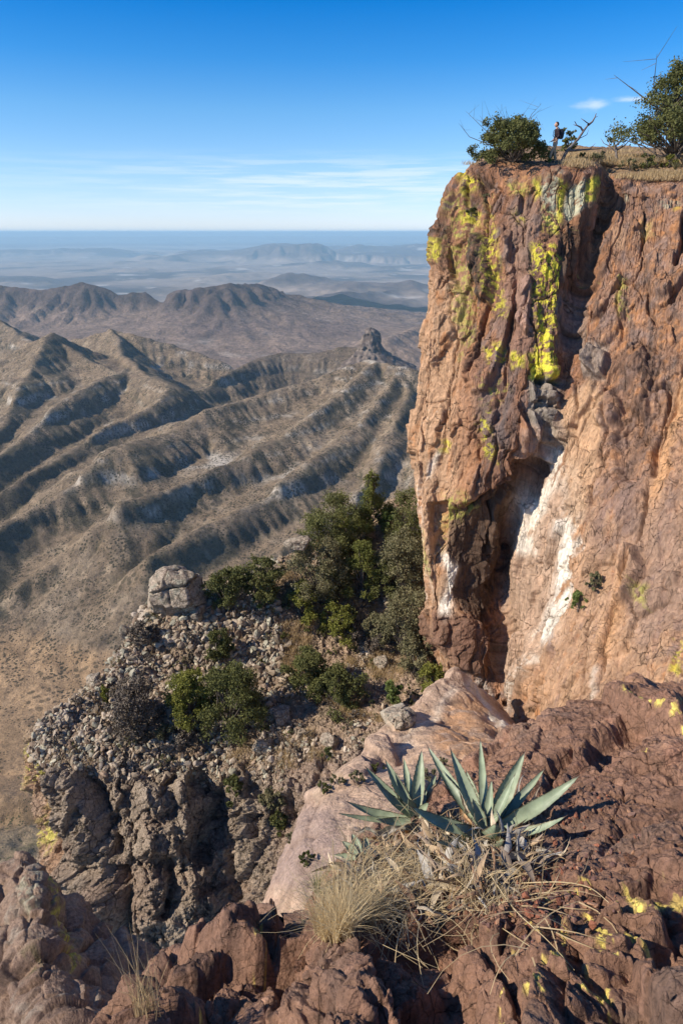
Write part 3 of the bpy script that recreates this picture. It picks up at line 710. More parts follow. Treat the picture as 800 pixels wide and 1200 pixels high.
Zp([(630,205),(656,200),(660,230),(650,262),(636,250)], 7, PGR, .9, nC, -.12, .08); Zp([(668,206),(692,204),(696,240),(680,256),(666,238)], 5, PGR, 1, nC, -.35, -.05)
Zp([(655,205),(664,205),(664,240),(656,240)], 4, YEL, .95, nC, -.3, .0); Zp([(695,205),(706,205),(700,235),(694,232)], 4, YEL, .9, nC, -.3, .0); Zp([(624,200),(632,200),(632,220),(625,225)], 4, YEL, .9, nC, -.3, .0)
Zp([(636,235),(662,240),(656,266),(636,262)], 6, YEL, .8, nC, -.15, .12); Zp([(560,440),(590,440),(592,470),(562,470)], 8, YGR, .7, nC, .05, .25)
Zp([(556,490),(572,480),(578,530),(586,545),(560,530)], 6, YEL, .8, nC, .0, .2); Zp([(510,515),(522,515),(520,530),(508,528)], 4, YEL, .8, nC, -.2, .1)
Zp([(515,580),(545,575),(560,600),(520,620),(512,650)], 8, YGR, .8, nC, -.15, .15); Zp([(486,620),(496,625),(500,690),(492,670)], 4, YGR, .8, nC, -.2, .2)
Zp([(722,320),(730,320),(732,370),(722,365)], 4, YGR, .8, nC, -.2, .15); Zp([(752,250),(764,245),(766,268),(750,270)], 5, (.50,.40,.16), .8, nC, -.2, .1); Zp([(788,238),(796,236),(796,246),(788,246)], 3, (.5,.38,.06), .8)
Zp([(722,222),(734,218),(734,228),(722,230)], 4, PGR, .8, nC, -.2, .1); Zp([(770,225),(800,220),(800,235),(770,235)], 5, PGR, .6, nC, -.1, .2)
Zp([(740,680),(756,684),(754,710),(742,708)], 5, YGR, .8, nC, -.2, .15); Zp([(785,745),(796,748),(796,790),(786,785)], 4, YEL, .8, nC, -.1, .2)
gen = ss(nC+.5*nA, .38, .6)*ss(T1, 2, 3)*(1-ss(T1, 7, 8.5))*(1-ss(QY, 330, 520)); col = zone(col, gen, YGR, .75)
crev = np.exp(-e1/.03)*.5+np.exp(-e2/.03)*.2; col = zone(col, crev*(nB > -.2), DBR, .6)
top = 1-ss(T0, 1.75, 2.0); col = zone(col, top, (.33, .24, .15), .9); col = zone(col, top*ss(nC, .1, .3), (.22, .13, .09), .7)
cliff_mat = earth_mat('cliff rock', [(1.3, .25), (7.0, .35)], [(1.8, .16, 'n'), (9.0, .07, 'n')], rough=.82, stretch=(1, 1, .22), spec=.25, cracks_=[(1.1, .014, .12, .45), (3.0, .022, .05, .3)])
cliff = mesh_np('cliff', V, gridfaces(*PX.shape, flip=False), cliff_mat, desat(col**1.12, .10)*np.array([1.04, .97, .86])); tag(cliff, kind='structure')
CV, CT0 = V, T0

# ---------------------------------------------------------------- the outlying bluff with its scree
bl = [  # columns left to right; rows: back, crest, mid scree, edge of the face, face, foot, deep, deeper
 [(110,960,56),(95,905,46),(90,915,45.5),(92,930,45),(98,970,44.5),(105,1050,44),(120,1180,43),(140,1350,42)],
 [(70,930,46),(50,870,39.5),(48,885,39.3),(48,905,39),(58,970,38.6),(70,1050,38),(90,1180,37),(120,1350,36)],
 [(50,900,42),(37,862,37.2),(35,876,36.6),(36,905,36.4),(48,965,36),(60,1045,35.6),(80,1180,34.5),(110,1350,33)],
 [(60,880,44),(60,846,37.4),(54,866,36),(52,894,35.1),(76,972,34.4),(124,1066,33),(140,1180,32),(160,1350,31)],
 [(125,850,50),(124,790,41),(130,838,37.8),(118,902,34.6),(135,985,33.2),(160,1070,32.4),(175,1180,31.5),(190,1350,30.5)],
 [(185,800,54),(172,712,44.5),(196,798,39.8),(175,902,35),(190,985,33.6),(205,1080,32.6),(215,1180,31.5),(225,1350,30.5)],
 [(250,760,56),(245,692,45),(260,790,40.4),(245,905,35.6),(250,990,34.2),(262,1085,33),(262,1180,32),(262,1350,31)],
 [(330,730,58),(325,655,47),(330,780,41),(318,905,34.8),(318,995,33),(325,1085,31.6),(325,1180,30.5),(325,1350,29.5)],
 [(400,690,60),(395,628,49),(395,775,41.4),(385,890,34.4),(385,990,31.6),(395,1085,30.4),(395,1180,29.5),(395,1350,28.5)],
 [(480,640,62),(462,588,51),(460,765,41.4),(455,865,34.8),(460,970,31),(470,1085,29.4),(470,1180,28.5),(470,1350,27.5)],
 [(560,630,64),(545,560,54),(530,770,41),(525,860,35),(540,960,31),(545,1085,29),(545,1180,28),(545,1350,27)],
 [(660,630,66),(650,560,56),(620,780,41),(610,860,35),(610,960,31),(610,1085,29),(610,1180,28),(610,1350,27)],
]
net = np.transpose(np.array(bl, float), (1, 0, 2))
BLF, t0, t1 = loft(net, 1000, 820, [.5, 2.2, 1.9, 1.5, 1.5, .7, .3], [.3, .4, .9, 1.1, 1, 1.2, 1.2, 1.1, 1.1, .6, .4])
PX, PY = proj(BLF); N = normals(BLF); N *= facing(BLF, N)
T0 = np.broadcast_to(t0[:, None], PX.shape); T1 = np.broadcast_to(t1[None, :], PX.shape)
face = ss(T0, 2.75, 3.2)*(1-0*T1); top = 1-face
S = BLF*np.array([1, 1, .6])
disp = fbm(BLF, .12, 4, seed=121)*.9 + top*fbm(BLF, .5, 4, seed=130)*.35
F1, F2, cid, tilt = worley(S, .33, 12); disp += (tilt*.5+(cid-.5)*.35)*face; e1 = F2-F1
F1, F2, cid, tilt = worley(S + fbm(BLF, .7, 2, seed=31)[..., None]*.2, .95, 13); disp += (tilt*.42+(cid-.5)*.26)*(.25+.75*face); e2 = F2-F1
F1, F2, cid, tilt = worley(BLF, 2.6, 15); disp += tilt*(.09+.11*face); e3 = F2-F1
F1, F2, cid, tilt = worley(BLF, 6.0, 16); disp += tilt*.05
disp -= .22*np.exp(-e1/.04)*face + .12*np.exp(-e2/.04)*face + .05*np.exp(-e3/.06)
disp += fbm(BLF, 1.9, 6, seed=122, rough=.7)*.36 + fbm(BLF, 3.2, 4, seed=125, ridged=True)*.13*(.4+.6*face)
wxp = fbm(BLF, .6, 3, seed=123)*9; wyp = fbm(BLF, .6, 3, seed=124)*9; QX, QY = PX+wxp, PY+wyp
crk = [([(98,900),(118,930),(128,965),(134,1010)], 11, 1.5), ([(222,905),(250,930),(246,975),(232,1015)], 11, 1.9), ([(296,950),(300,985)], 6, 1.4), ([(140,1010),(150,1050),(150,1100)], 8, 1.5),
       ([(195,1000),(200,1040),(190,1080)], 6, 1.2), ([(330,930),(345,980),(335,1030)], 6, 1.2), ([(265,1000),(275,1060)], 5, 1.0), ([(54,915),(66,950),(90,1000)], 3, .8)]
disp = cracks(QX, QY, crk, disp)
disp = blend_feats(QX, QY, [([(62,900),(98,905),(112,950),(118,1000),(80,990),(66,940)], 1.0, 8), ([(160,920),(215,915),(225,960),(205,1010),(165,1000)], 1.2, 12), ([(80,1010),(150,1040),(140,1090),(90,1080)], 1.2, 8), ([(165,1020),(235,1020),(230,1090),(170,1090)], .8, 12)], disp)
disp = disp*(1-.6*ss(T1, 9, 11))
V = BLF+N*disp[..., None]
nA = fbm(BLF, .35, 5, seed=131); nB = fbm(BLF, 1.4, 5, seed=132); nC = fbm(BLF, 3.5, 5, seed=133)
col = np.ones(PX.shape+(3,))*(.36, .30, .24); col = zone(col, ss(nB, 0, .4), (.25, .205, .165), .8); col = zone(col, ss(nA, .0, .4), (.33, .235, .18), .6)
tcol = np.ones_like(col)*(.36, .275, .19); tcol = zone(tcol, ss(nB, -.05, .35), (.37, .27, .17), .8); tcol = zone(tcol, ss(nA+.5*nC, .1, .4), (.17, .15, .09), .6); tcol = zone(tcol, ss(nC, -.1, .3)*ss(QX, 330, 420), (.52, .38, .29), .85)
col = mixcol(col, (0, 0, 0), top)*1 + tcol*top[..., None]
rs_ = ss(QX, 290, 360)*ss(QY, 860, 900)*(1-ss(QY, 1000, 1060)); col = zone(col, rs_, (.40, .29, .235), .6)
sidef = ss(T1, 1.2, 2.0)*(1-ss(T1, 2.6, 2.8))*ss(T0, 2.3, 2.9); col = zone(col, sidef, (.44, .25, .13), .75); col = zone(col, sidef*ss(nB, -.05, .3), (.5, .36, .26), .85)
Zp([(36,868),(52,890),(56,925),(50,940),(36,905)], 4, YEL, .9, nC, .0, .25); Zp([(48,940),(60,970),(60,1000),(48,985)], 4, YEL, .9, nC, -.25, .1); Zp([(58,1020),(70,1030),(80,1075),(66,1060)], 4, YEL, .8, nC, -.2, .1)
Zp([(125,760),(150,740),(160,780),(130,800)], 8, PGR, .5, nC, -.2, .2)
bluff_mat = earth_mat('bluff rock', [(1.2, .22), (7.0, .35)], [(2.0, .28, 'n'), (9.0, .12, 'n')], rough=.88, spec=.2, cracks_=[(1.6, .05, .14, .5), (5.0, .06, .06, .4)])
bluff = mesh_np('bluff', V, gridfaces(*PX.shape, flip=False), bluff_mat, desat(col**1.15, .28)*np.array([1.08, 1.0, .88])*1.22); tag(bluff, kind='structure')
BV, BT0, BT1, BN = V, T0, T1, N

# ---------------------------------------------------------------- the pink slab that drops from our ledge
sl_ = [
 [(505,880,33),(520,812,31),(540,803,30.6),(572,815,30.6),(640,880,30.6)],
 [(500,870,31),(524,792,29),(542,795,28.6),(575,830,28.4),(650,900,28)],
 [(430,930,27),(462,848,24.4),(505,842,23.6),(575,852,23),(650,905,22)],
 [(372,980,21.5),(408,893,19.2),(462,890,17.9),(545,900,17),(640,960,16)],
 [(330,1030,18.5),(365,938,15.6),(432,950,13.5),(525,960,12.4),(620,1020,11)],
 [(305,1100,16.5),(338,1008,13),(402,1020,10.6),(485,1040,9),(600,1100,8)],
 [(285,1190,15),(318,1100,11.5),(385,1120,8.8),(465,1140,7.4),(600,1200,6.5)],
 [(270,1350,14),(310,1250,10),(380,1270,7.4),(465,1290,6.2),(600,1350,5.4)],
]
SLB, t0, t1 = loft(np.array(sl_, float), 620, 420)
PX, PY = proj(SLB); N = normals(SLB); N *= facing(SLB, N)
nz1 = fbm(SLB, .6, 3, seed=145); disp = fbm(SLB, .3, 4, seed=141)*.45
F1, F2, cid, tilt = worley(SLB+fbm(SLB, .5, 2, seed=40)[..., None]*.3, .45, 22); disp += (tilt*.28+(cid-.5)*.10); e1 = F2-F1
F1, F2, cid, tilt = worley(SLB, 1.5, 23); disp += tilt*.06; e2 = F2-F1
disp += -.07*np.exp(-e1/.04)*ss(nz1, -.1, .2)-.02*np.exp(-e2/.05) + fbm(SLB, 2.0, 6, seed=142, rough=.6)*.08
wxp = fbm(SLB, .9, 3, seed=143)*7; wyp = fbm(SLB, .9, 3, seed=144)*7; QX, QY = PX+wxp, PY+wyp
disp = blend_feats(QX, QY, [([(452,826),(480,838),(478,850),(462,856),(450,845)], .5, 3), ([(380,912),(420,915),(430,925),(385,925)], -.3, 4), ([(430,890),(470,878),(480,890),(440,902)], -.3, 4)], disp)
V = SLB+N*disp[..., None]
nA = fbm(SLB, .45, 5, seed=151); nB = fbm(SLB, 1.8, 5, seed=152); nC = fbm(SLB, 5., 5, seed=153)
col = np.ones(PX.shape+(3,))*(.50, .365, .285); col = zone(col, ss(nA, 0, .4), (.40, .285, .23), .8); col = zone(col, ss(nB, .1, .4), (.58, .46, .37), .6); col = zone(col, ss(nC, .25, .5), (.22, .15, .13), .6)
Zp([(520,830),(560,810),(590,860),(570,900),(530,910),(505,870)], 10, (.50,.29,.165), .85, nB, -.4, .1); Zl([(548,800),(570,830),(596,862)], 4, WHT, .9); Zl([(470,870),(500,850),(530,810)], 5, WHT, .35)
Zp([(340,930),(400,960),(400,1040),(320,1040)], 12, (.33,.25,.235), .8); Zp([(450,826),(480,836),(478,852),(456,856)], 4, (.42,.39,.33), .9)
Zp([(370,905),(400,912),(395,930),(366,924)], 6, (.16,.14,.06), .8, nC, -.3, .1)
col = zone(col, np.exp(-e1/.03), (.17, .12, .1), .6)
slab_mat = earth_mat('pink rock', [(2.5, .18), (14.0, .28)], [(4.0, .10, 'n'), (18.0, .035, 'n')], rough=.85, spec=.25)
slab_o = mesh_np('rock_slab', V, gridfaces(*PX.shape, flip=False), slab_mat, col*np.array([1.06, 1.0, .87])); tag(slab_o, kind='structure')
SV = V

# ---------------------------------------------------------------- the buttress low on the left
bt = [
 [(-90,1160,30),(0,1090,28),(50,1100,28),(110,1130,28),(160,1180,27),(230,1200,27)],
 [(-80,1060,24),(-2,1016,22.4),(38,1006,22.2),(92,1062,22),(150,1112,21),(230,1150,21)],
 [(-80,1110,20),(-2,1075,19),(50,1080,18),(100,1120,18),(165,1165,17),(240,1200,17)],
 [(-70,1200,17.5),(6,1150,16.4),(64,1160,15.2),(120,1195,14.6),(185,1235,14),(250,1265,14)],
 [(-60,1300,16),(14,1240,14.5),(70,1250,13),(130,1280,12),(190,1320,12),(250,1350,12)],
 [(-50,1420,15),(20,1390,13),(70,1400,11.5),(130,1420,10.5),(190,1440,10.5),(250,1460,10.5)],
]
BUT, t0, t1 = loft(np.array(bt, float), 420, 420)
PX, PY = proj(BUT); N = normals(BUT); N *= facing(BUT, N)
disp = fbm(BUT, .25, 4, seed=161)*.5
F1, F2, cid, tilt = worley(BUT*np.array([1, 1, .6]), .5, 32); disp += (tilt*.45+(cid-.5)*.3); e1 = F2-F1
F1, F2, cid, tilt = worley(BUT, 1.6, 33); disp += tilt*.22; e2 = F2-F1
disp += -.22*np.exp(-e1/.04)-.06*np.exp(-e2/.05) + fbm(BUT, 2.0, 7, seed=162, rough=.68)*.13
V = BUT+N*disp[..., None]; QX, QY = PX, PY
nA = fbm(BUT, .5, 5, seed=171); nB = fbm(BUT, 2., 5, seed=172); nC = fbm(BUT, 5., 5, seed=173)
col = np.ones(PX.shape+(3,))*(.36, .26, .20); col = zone(col, ss(nA, 0, .35), (.28, .19, .145), .8); col = zone(col, ss(nB, .1, .35), (.38, .33, .28), .7); col = zone(col, ss(nC, .1, .4), (.17, .11, .095), .5)
Zl([(58,1020),(66,1060),(80,1100),(90,1130)], 5, YEL, .9, nC, -.1, .2); Zp([(20,1030),(45,1010),(50,1060),(30,1070)], 6, PGR, .7, nC, -.2, .1); Zp([(30,1120),(50,1110),(50,1140),(30,1150)], 6, (.16,.15,.06), .7, nC, -.2, .1)
butt_mat = earth_mat('buttress rock', [(2.5, .2), (10.0, .3)], [(3.0, .16, 'n'), (14.0, .05, 'n')], rough=.85, spec=.25)
butt = mesh_np('rock_buttress', V, gridfaces(*PX.shape, flip=False), butt_mat, desat(col**1.15, .2)*np.array([1.0, .93, .82])); tag(butt, kind='structure')
UV_ = V

# ---------------------------------------------------------------- the ledge we stand on
edge = [(20,1330,1.75),(90,1280,1.8),(135,1200,2.0),(212,1145,2.2),(290,1128,2.3),(350,1110,2.4),(400,1015,2.75),(470,965,3.05),(540,908,3.4),(600,868,3.7),(690,838,3.85),(790,808,3.95),(900,775,4.1),(1050,740,4.4)]
ctr = []
for (ex, ey, ed) in edge:
    e = W(ex, ey, ed); bpt = W(400+(ex-400)*1.05, 1290, 1.22); bpt[2] = -1.5 - .12*(ex < 300); bpt[1] = .25
    c_ = []
    c_.append(e+np.array([-.10, 1.2, -4.0])); c_.append(e+np.array([-.05, .75, -1.6])); c_.append(e+np.array([-.02, .28, -.35])); c_.append(e)
    bpt[0] = W(ex, 1200, 1.5)[0]*.95
    for f_ in (.25, .5, .75): q = e*(1-f_)+bpt*f_; q[2] += .10*math.sin(f_*math.pi)*(1 if ex < 420 else .2); c_.append(q)
    c_.append(bpt); b2 = bpt.copy(); b2[1] = -1.6; b2[2] += .1; c_.append(b2)
    ctr.append(c_)
ctr = np.transpose(np.array(ctr), (1, 0, 2))
# the two outermost columns drop away on the left
LED, t0, t1 = loft(ctr, 900, 1100, [.35, .4, .5, 1.3, 1.5, 1.7, 1.2, .35], [.5, .6, .9, 1, 1, 1, 1, 1, 1, 1.1, 1.2, .9, .5], pix=False)
PX, PY = proj(LED); N = normals(LED); N *= facing(LED[300:700], N[300:700])
N = np.where(((N[..., 2] < 0) & (np.broadcast_to(t0[:, None], PX.shape) > 2.6))[..., None], -N, N)
T0 = np.broadcast_to(t0[:, None], PX.shape); T1 = np.broadcast_to(t1[None, :], PX.shape)
lump = np.clip(ss(PY, 1040, 1100) + (1-ss(PX, 330, 400)), 0, 1)                     # the broken knobbly rock at our feet
soil = np.exp(-(((PX-470)/105)**2+((PY-1040)/62)**2))                                # the pocket that holds the agaves
soil = np.maximum(soil, .9*np.exp(-(((PX-560)/80)**2+((PY-1020)/40)**2)))
Wn = LED+fbm(LED, 3.0, 3, seed=50)[..., None]*.05
disp = fbm(LED, .9, 4, seed=181)*.10
F1, F2, cid, tilt = worley(Wn, 3.6, 42, jit=1.0, k=45); e1 = F2-F1; disp += (.03*np.sqrt(np.clip(e1, 0, 1))-.03 + tilt*.17 + (cid-.5)*.11)*lump + (tilt*.05+(cid-.5)*.035)*(1-lump)
F1, F2, cid, tilt = worley(Wn, 9.0, 43, jit=1.0, k=50); e2 = F2-F1; disp += (.030*np.sqrt(np.clip(e2, 0, 1)) + tilt*.06)*(.35+.65*lump)
F1, F2, cid, tilt = worley(Wn, 26., 44, jit=1.0, k=45); e3 = F2-F1; disp += tilt*.014
disp += fbm(LED, 7., 7, seed=182, rough=.72)*.026 + fbm(LED, 1.6, 3, seed=184, ridged=True)*.03*(1-lump) - .02*np.exp(-e1/.02)*(1-lump)*ss(fbm(LED, 1.2, 2, seed=188), 0, .2)
disp = disp*(1-.75*soil)
wxp = fbm(LED, 3, 3, seed=183)*14; wyp = fbm(LED, 3, 3, seed=185)*14; QX, QY = PX+wxp, PY+wyp
disp = blend_feats(QX, QY, [([(690,868),(730,842),(752,850),(738,880),(705,905),(690,890)], -.10, 5), ([(700,815),(760,810),(800,820),(800,850),(740,845)], .12, 8), ([(636,905),(668,880),(672,892),(640,920)], -.08, 4)], disp)
disp = cracks(QX, QY, [([(800,860),(740,862),(690,900),(640,930)], 5, .05), ([(800,950),(730,960),(700,1000)], 4, .04), ([(620,1020),(680,1060),(760,1080)], 4, .05), ([(300,1110),(330,1150),(320,1200)], 8, .12), ([(420,1090),(440,1130),(470,1200)], 7, .09), ([(560,1110),(600,1160),(610,1200)], 6, .07)], disp)
V = LED+N*disp[..., None]
nA = fbm(LED, 1.5, 5, seed=191); nB = fbm(LED, 6., 5, seed=192); nC = fbm(LED, 22., 4, seed=193); nF = fbm(LED, 2.4, 4, seed=194)
col = np.ones(PX.shape+(3,))*(.235, .145, .105); col = zone(col, ss(nA, -.05, .35), (.29, .19, .14), .8); col = zone(col, ss(nB, .05, .4), (.125, .08, .065), .85); col = zone(col, ss(nF, .1, .4), (.19, .145, .13), .7); col = zone(col, (1-ss(PY, 900, 1040))*ss(nA+.5*nB, -.2, .3), (.36, .23, .165), .7)
col = zone(col, ss(nC, .2, .5), (.34, .22, .18), .5); col = zone(col, (1-lump)*ss(nB+.5*nA, .1, .4), (.30, .165, .115), .55)
col = zone(col, soil, (.27, .16, .10), .8); col = zone(col, soil*ss(nC, 0, .3), (.36, .14, .07), .5)
# lichen in little crusts along the cracks
lic = ss(np.abs(nF-.1), .0, .10); lic = (1-lic)*ss(nB, -.1, .1)
for pts, w in ([[(655,1060),(690,1050)],6],[[(690,1085),(712,1100),(720,1150),(700,1175)],8],[[(655,1150),(690,1180),(720,1195)],8],[[(738,832),(760,838),(795,850)],3.5],[[(752,890),(770,900)],4],[[(798,820),(796,860)],3],
               [[(590,1080),(596,1110)],5],[[(620,1170),(640,1200)],6],[[(306,1120),(312,1145)],4],[[(296,1140),(306,1150)],3],[[(555,1090),(556,1115)],3],[[(230,1180),(240,1200)],6],[[(735,1050),(750,1075)],6],[[(440,1150),(452,1158)],3],[[(480,1140),(500,1146)],3],[[(745,1045),(775,1060)],3.5],[[(590,1170),(586,1200)],4],[[(700,1090),(706,1140)],6],[[(640,1060),(660,1140),(665,1165)],9],[[(760,1120),(790,1150)],6]):
    Zl(pts, w*.8, (.62, .58, .03), 1.2, nC+.4*nB, .03, .12)
gl = ss(QX, 560, 640)*ss(QY, 1020, 1080)*(1-ss(nF, -.1, .15)); col = zone(col, gl*ss(nC+.7*nB, .36, .44), (.60, .56, .03), .85)
ledge_mat = earth_mat('ledge rock', [(7.0, .22), (38.0, .38)], [(12.0, .035, 'n'), (55.0, .012, 'n'), (26.0, .010, 'e')], rough=.78, spec=.3, cracks_=[(4.0, .012, .02, .5), (13.0, .022, .008, .35)])
ledge = mesh_np('rock_ledge', V, gridfaces(*PX.shape, flip=False), ledge_mat, desat(col**1.2, .32)*np.array([1.20, 1.0, .80])*1.36); tag(ledge, kind='structure')
LV = V; LN = N; LSOIL = soil
# ================================================================ WHAT GROWS AND STANDS ON THE ROCK
from mathutils.bvhtree import BVHTree
def bvh_of(V, st=2):
    G = V[::st, ::st]; F = gridfaces(*G.shape[:2]); return BVHTree.FromPolygons(G.reshape(-1, 3).tolist(), F.tolist())
B_bluff, B_cliff, B_ledge, B_slab, B_butt = bvh_of(BV), bvh_of(CV[:500]), bvh_of(LV), bvh_of(SV), bvh_of(UV_)
def on(px, py, b, dflt=40.0):
    """the point of the rock seen at (px, py)"""
    r = ray(px, py); r = r/np.linalg.norm(r); h = b.ray_cast(Vector((0, 0, 0)), Vector(r), 1000.0)
    return np.array(h[0]) if h[0] is not None else r*dflt
def down(p, b, up=6.0):
    h = b.ray_cast(Vector((float(p[0]), float(p[1]), float(p[2])+up)), Vector((0, 0, -1)), 60.0)
    return np.array(h[0]) if h[0] is not None else np.array(p, float)
def depth_of(p): return p[1]*math.cos(PITCH)-p[2]*math.sin(PITCH)
def empty(name, loc, label=None, cat=None, group=None):
    o = bpy.data.objects.new(name, None); scene.collection.objects.link(o); o.location = [float(v) for v in loc]; o.empty_display_size = .2
    return tag(o, label, cat, group)
def tube(pts, rad, n=6):
    pts = np.array(pts, float); k = len(pts); rad = np.broadcast_to(np.asarray(rad, float), (k,))
    t = np.gradient(pts, axis=0); t /= np.linalg.norm(t, axis=1)[:, None]+1e-9
    ref = np.array([.31, .17, .93]); a = np.cross(t, ref); a /= np.linalg.norm(a, axis=1)[:, None]+1e-9; b = np.cross(t, a)
    th = np.arange(n)/n*2*math.pi
    V = pts[:, None]+rad[:, None, None]*(a[:, None]*np.cos(th)[None, :, None]+b[:, None]*np.sin(th)[None, :, None])
    i = np.arange(k*n).reshape(k, n); j = np.roll(i, -1, axis=1)
    return V.reshape(-1, 3), np.stack([i[:-1], j[:-1], j[1:], i[1:]], -1).reshape(-1, 4)
class Geo:
    def __init__(s): s.V = []; s.F = []; s.n = 0
    def add(s, V, F): s.V.append(np.asarray(V).reshape(-1, 3)); s.F.append(np.asarray(F)+s.n); s.n += len(s.V[-1])
    def mesh(s, name, mat, parent=None, smooth=True, mats=None, fm=None): return mesh_np(name, np.concatenate(s.V), np.concatenate(s.F), mat, parent=parent, smooth=smooth, mats=mats, fmat=fm)
def leaf_quads(C, size, rs, aspect=.5, updir=.3):
    """one small leaf-shaped quad at each centre C"""
    n = len(C); d = rs.normal(size=(n, 3)); d[:, 2] += updir; d /= np.linalg.norm(d, axis=1)[:, None]
    e = np.cross(d, rs.normal(size=(n, 3))); e /= np.linalg.norm(e, axis=1)[:, None]+1e-9
    L = (size*rs.uniform(.6, 1.4, n))[:, None]; w = L*aspect
    V = np.stack([C-d*L*.5, C+e*w*.5, C+d*L*.5, C-e*w*.5], 1)
    return V.reshape(-1, 3), np.arange(n*4).reshape(n, 4)
def blades(C, h, w, rs, lean=.4, seg=3, wind=(0.0, 0.0)):
    """grass blades rooted at C: curved tapering strips"""
    n = len(C); az_ = rs.uniform(0, 2*math.pi, n); ln = rs.uniform(.05, 1.0, n)*lean; H = h*rs.uniform(.5, 1.2, n)
    dx = np.cos(az_)*ln+wind[0]; dy = np.sin(az_)*ln+wind[1]; pa = rs.uniform(0, math.pi, n); sx, sy = np.cos(pa), np.sin(pa); V = []
    for k in range(seg+1):
        t = k/seg; c = C+np.stack([dx*H*t**1.6, dy*H*t**1.6, H*(t-.25*ln*t*t)], -1); ww = (w*(1-t)+.15*w)[:, None] if np.ndim(w) else w*(1-.85*t)
        o_ = np.stack([sx, sy, np.zeros(n)], -1)*ww*.5; V += [c-o_, c+o_]
    V = np.stack(V, 1); m = 2*(seg+1); i = np.arange(n)[:, None]*m
    F = np.concatenate([i+np.array([[2*k, 2*k+1, 2*k+3, 2*k+2]]) for k in range(seg)])
    return V.reshape(-1, 3), F
def simple_mat(name, c0, c1, scale=3.0, rough=.8, sheen=False, bump=0.0, spec=.3, trans=0.0, c2=None):
    m, nt, b = mat_base(name); N, L = nt.nodes, nt.links
    tcn = N.new('ShaderNodeTexCoord'); n = N.new('ShaderNodeTexNoise'); n.inputs['Scale'].default_value = scale; n.inputs['Detail'].default_value = 5
    L.new(tcn.outputs['Object'], n.inputs['Vector']); r = N.new('ShaderNodeValToRGB'); L.new(n.outputs['Fac'], r.inputs[0])
    r.color_ramp.elements[0].position = .35; r.color_ramp.elements[0].color = (*c0, 1); r.color_ramp.elements[1].position = .65; r.color_ramp.elements[1].color = (*c1, 1)
    if c2: e = r.color_ramp.elements.new(.5); e.color = (*c2, 1)
    L.new(r.outputs[0], b.inputs['Base Color']); b.inputs['Roughness'].default_value = rough; b.inputs['Specular IOR Level'].default_value = spec
    if bump:
        bp = N.new('ShaderNodeBump'); bp.inputs['Distance'].default_value = bump; L.new(n.outputs['Fac'], bp.inputs['Height']); L.new(bp.outputs[0], b.inputs['Normal'])
    if trans:
        tb = N.new('ShaderNodeBsdfTranslucent'); L.new(r.outputs[0], tb.inputs['Color']); mx = N.new('ShaderNodeMixShader'); mx.inputs[0].default_value = trans
        L.new(b.outputs[0], mx.inputs[1]); L.new(tb.outputs[0], mx.inputs[2]); L.new(mx.outputs[0], [q for q in N if q.type == 'OUTPUT_MATERIAL'][0].inputs['Surface'])
    return m
BARK = simple_mat('bark', (.09, .07, .055), (.17, .14, .115), 6, bump=.02)
DEADW = simple_mat('dead wood', (.12, .10, .09), (.24, .21, .185), 5, bump=.01)
LF = {
 'pine': simple_mat('pine needles', (0.116, 0.132, 0.030), (0.215, 0.217, 0.052), 2.2, trans=.25),
 'oak': simple_mat('oak leaves', (0.110, 0.120, 0.037), (0.189, 0.186, 0.062), 2.0, trans=.25),
 'green': simple_mat('green leaves', (0.172, 0.183, 0.035), (0.272, 0.265, 0.059), 2.0, trans=.3),
 'grey': simple_mat('grey green leaves', (0.143, 0.137, 0.066), (0.247, 0.217, 0.112), 2.5, trans=.2),
 'twig': simple_mat('leafless twigs', (.12, .095, .07), (.20, .165, .125), 3),
 'jun': simple_mat('juniper leaves', (0.083, 0.093, 0.031), (0.164, 0.167, 0.049), 2.5, trans=.2),
 'yucca': simple_mat('yucca leaves', (.12, .16, .04), (.22, .26, .08), 2.5, trans=.25),
}
STRAW = simple_mat('dry straw', (.58, .43, .22), (.80, .66, .40), 9, rough=.6, trans=.35)
STRAW2 = simple_mat('grey straw', (.42, .30, .15), (.64, .49, .28), 6, rough=.7, trans=.3)

def crown_pts(kind, rs, k):
    """clump centres in a unit crown: x, y in -0.5..0.5, z in 0..1, and clump radius"""
    out = []
    for i in range(k):
        a = rs.uniform(0, 2*math.pi)
        if kind == 'cone':
            z = rs.uniform(.12, .98); r = .5*(1-z)**.75*rs.uniform(.45, 1.0)*(1+.25*math.sin(3*a+1)); out.append((r*math.cos(a), r*math.sin(a), z, .05+.10*(1-z)))
        elif kind == 'broad':
            z = rs.uniform(.22, .95); r = .5*math.sqrt(max(0, 1-((z-.5)/.52)**2))*rs.uniform(.45, 1.0)*(1+.2*math.sin(2*a)); out.append((r*math.cos(a), r*math.sin(a), z, rs.uniform(.08, .15)))
        elif kind == 'low':
            z = rs.uniform(.10, .85); r = .5*math.sqrt(max(0, 1-(z/.95)**2))*rs.uniform(.3, 1.0)*(1+.18*math.sin(3*a)); out.append((r*math.cos(a), r*math.sin(a), z, rs.uniform(.08, .14)))
        elif kind == 'tiers':
            z = rs.choice([.28, .42, .55, .68, .82, .93])+rs.uniform(-.04, .04); r = .5*(1.15-z)*rs.uniform(.3, 1.0); out.append((r*math.cos(a), r*math.sin(a), z, rs.uniform(.06, .11)))
    return out
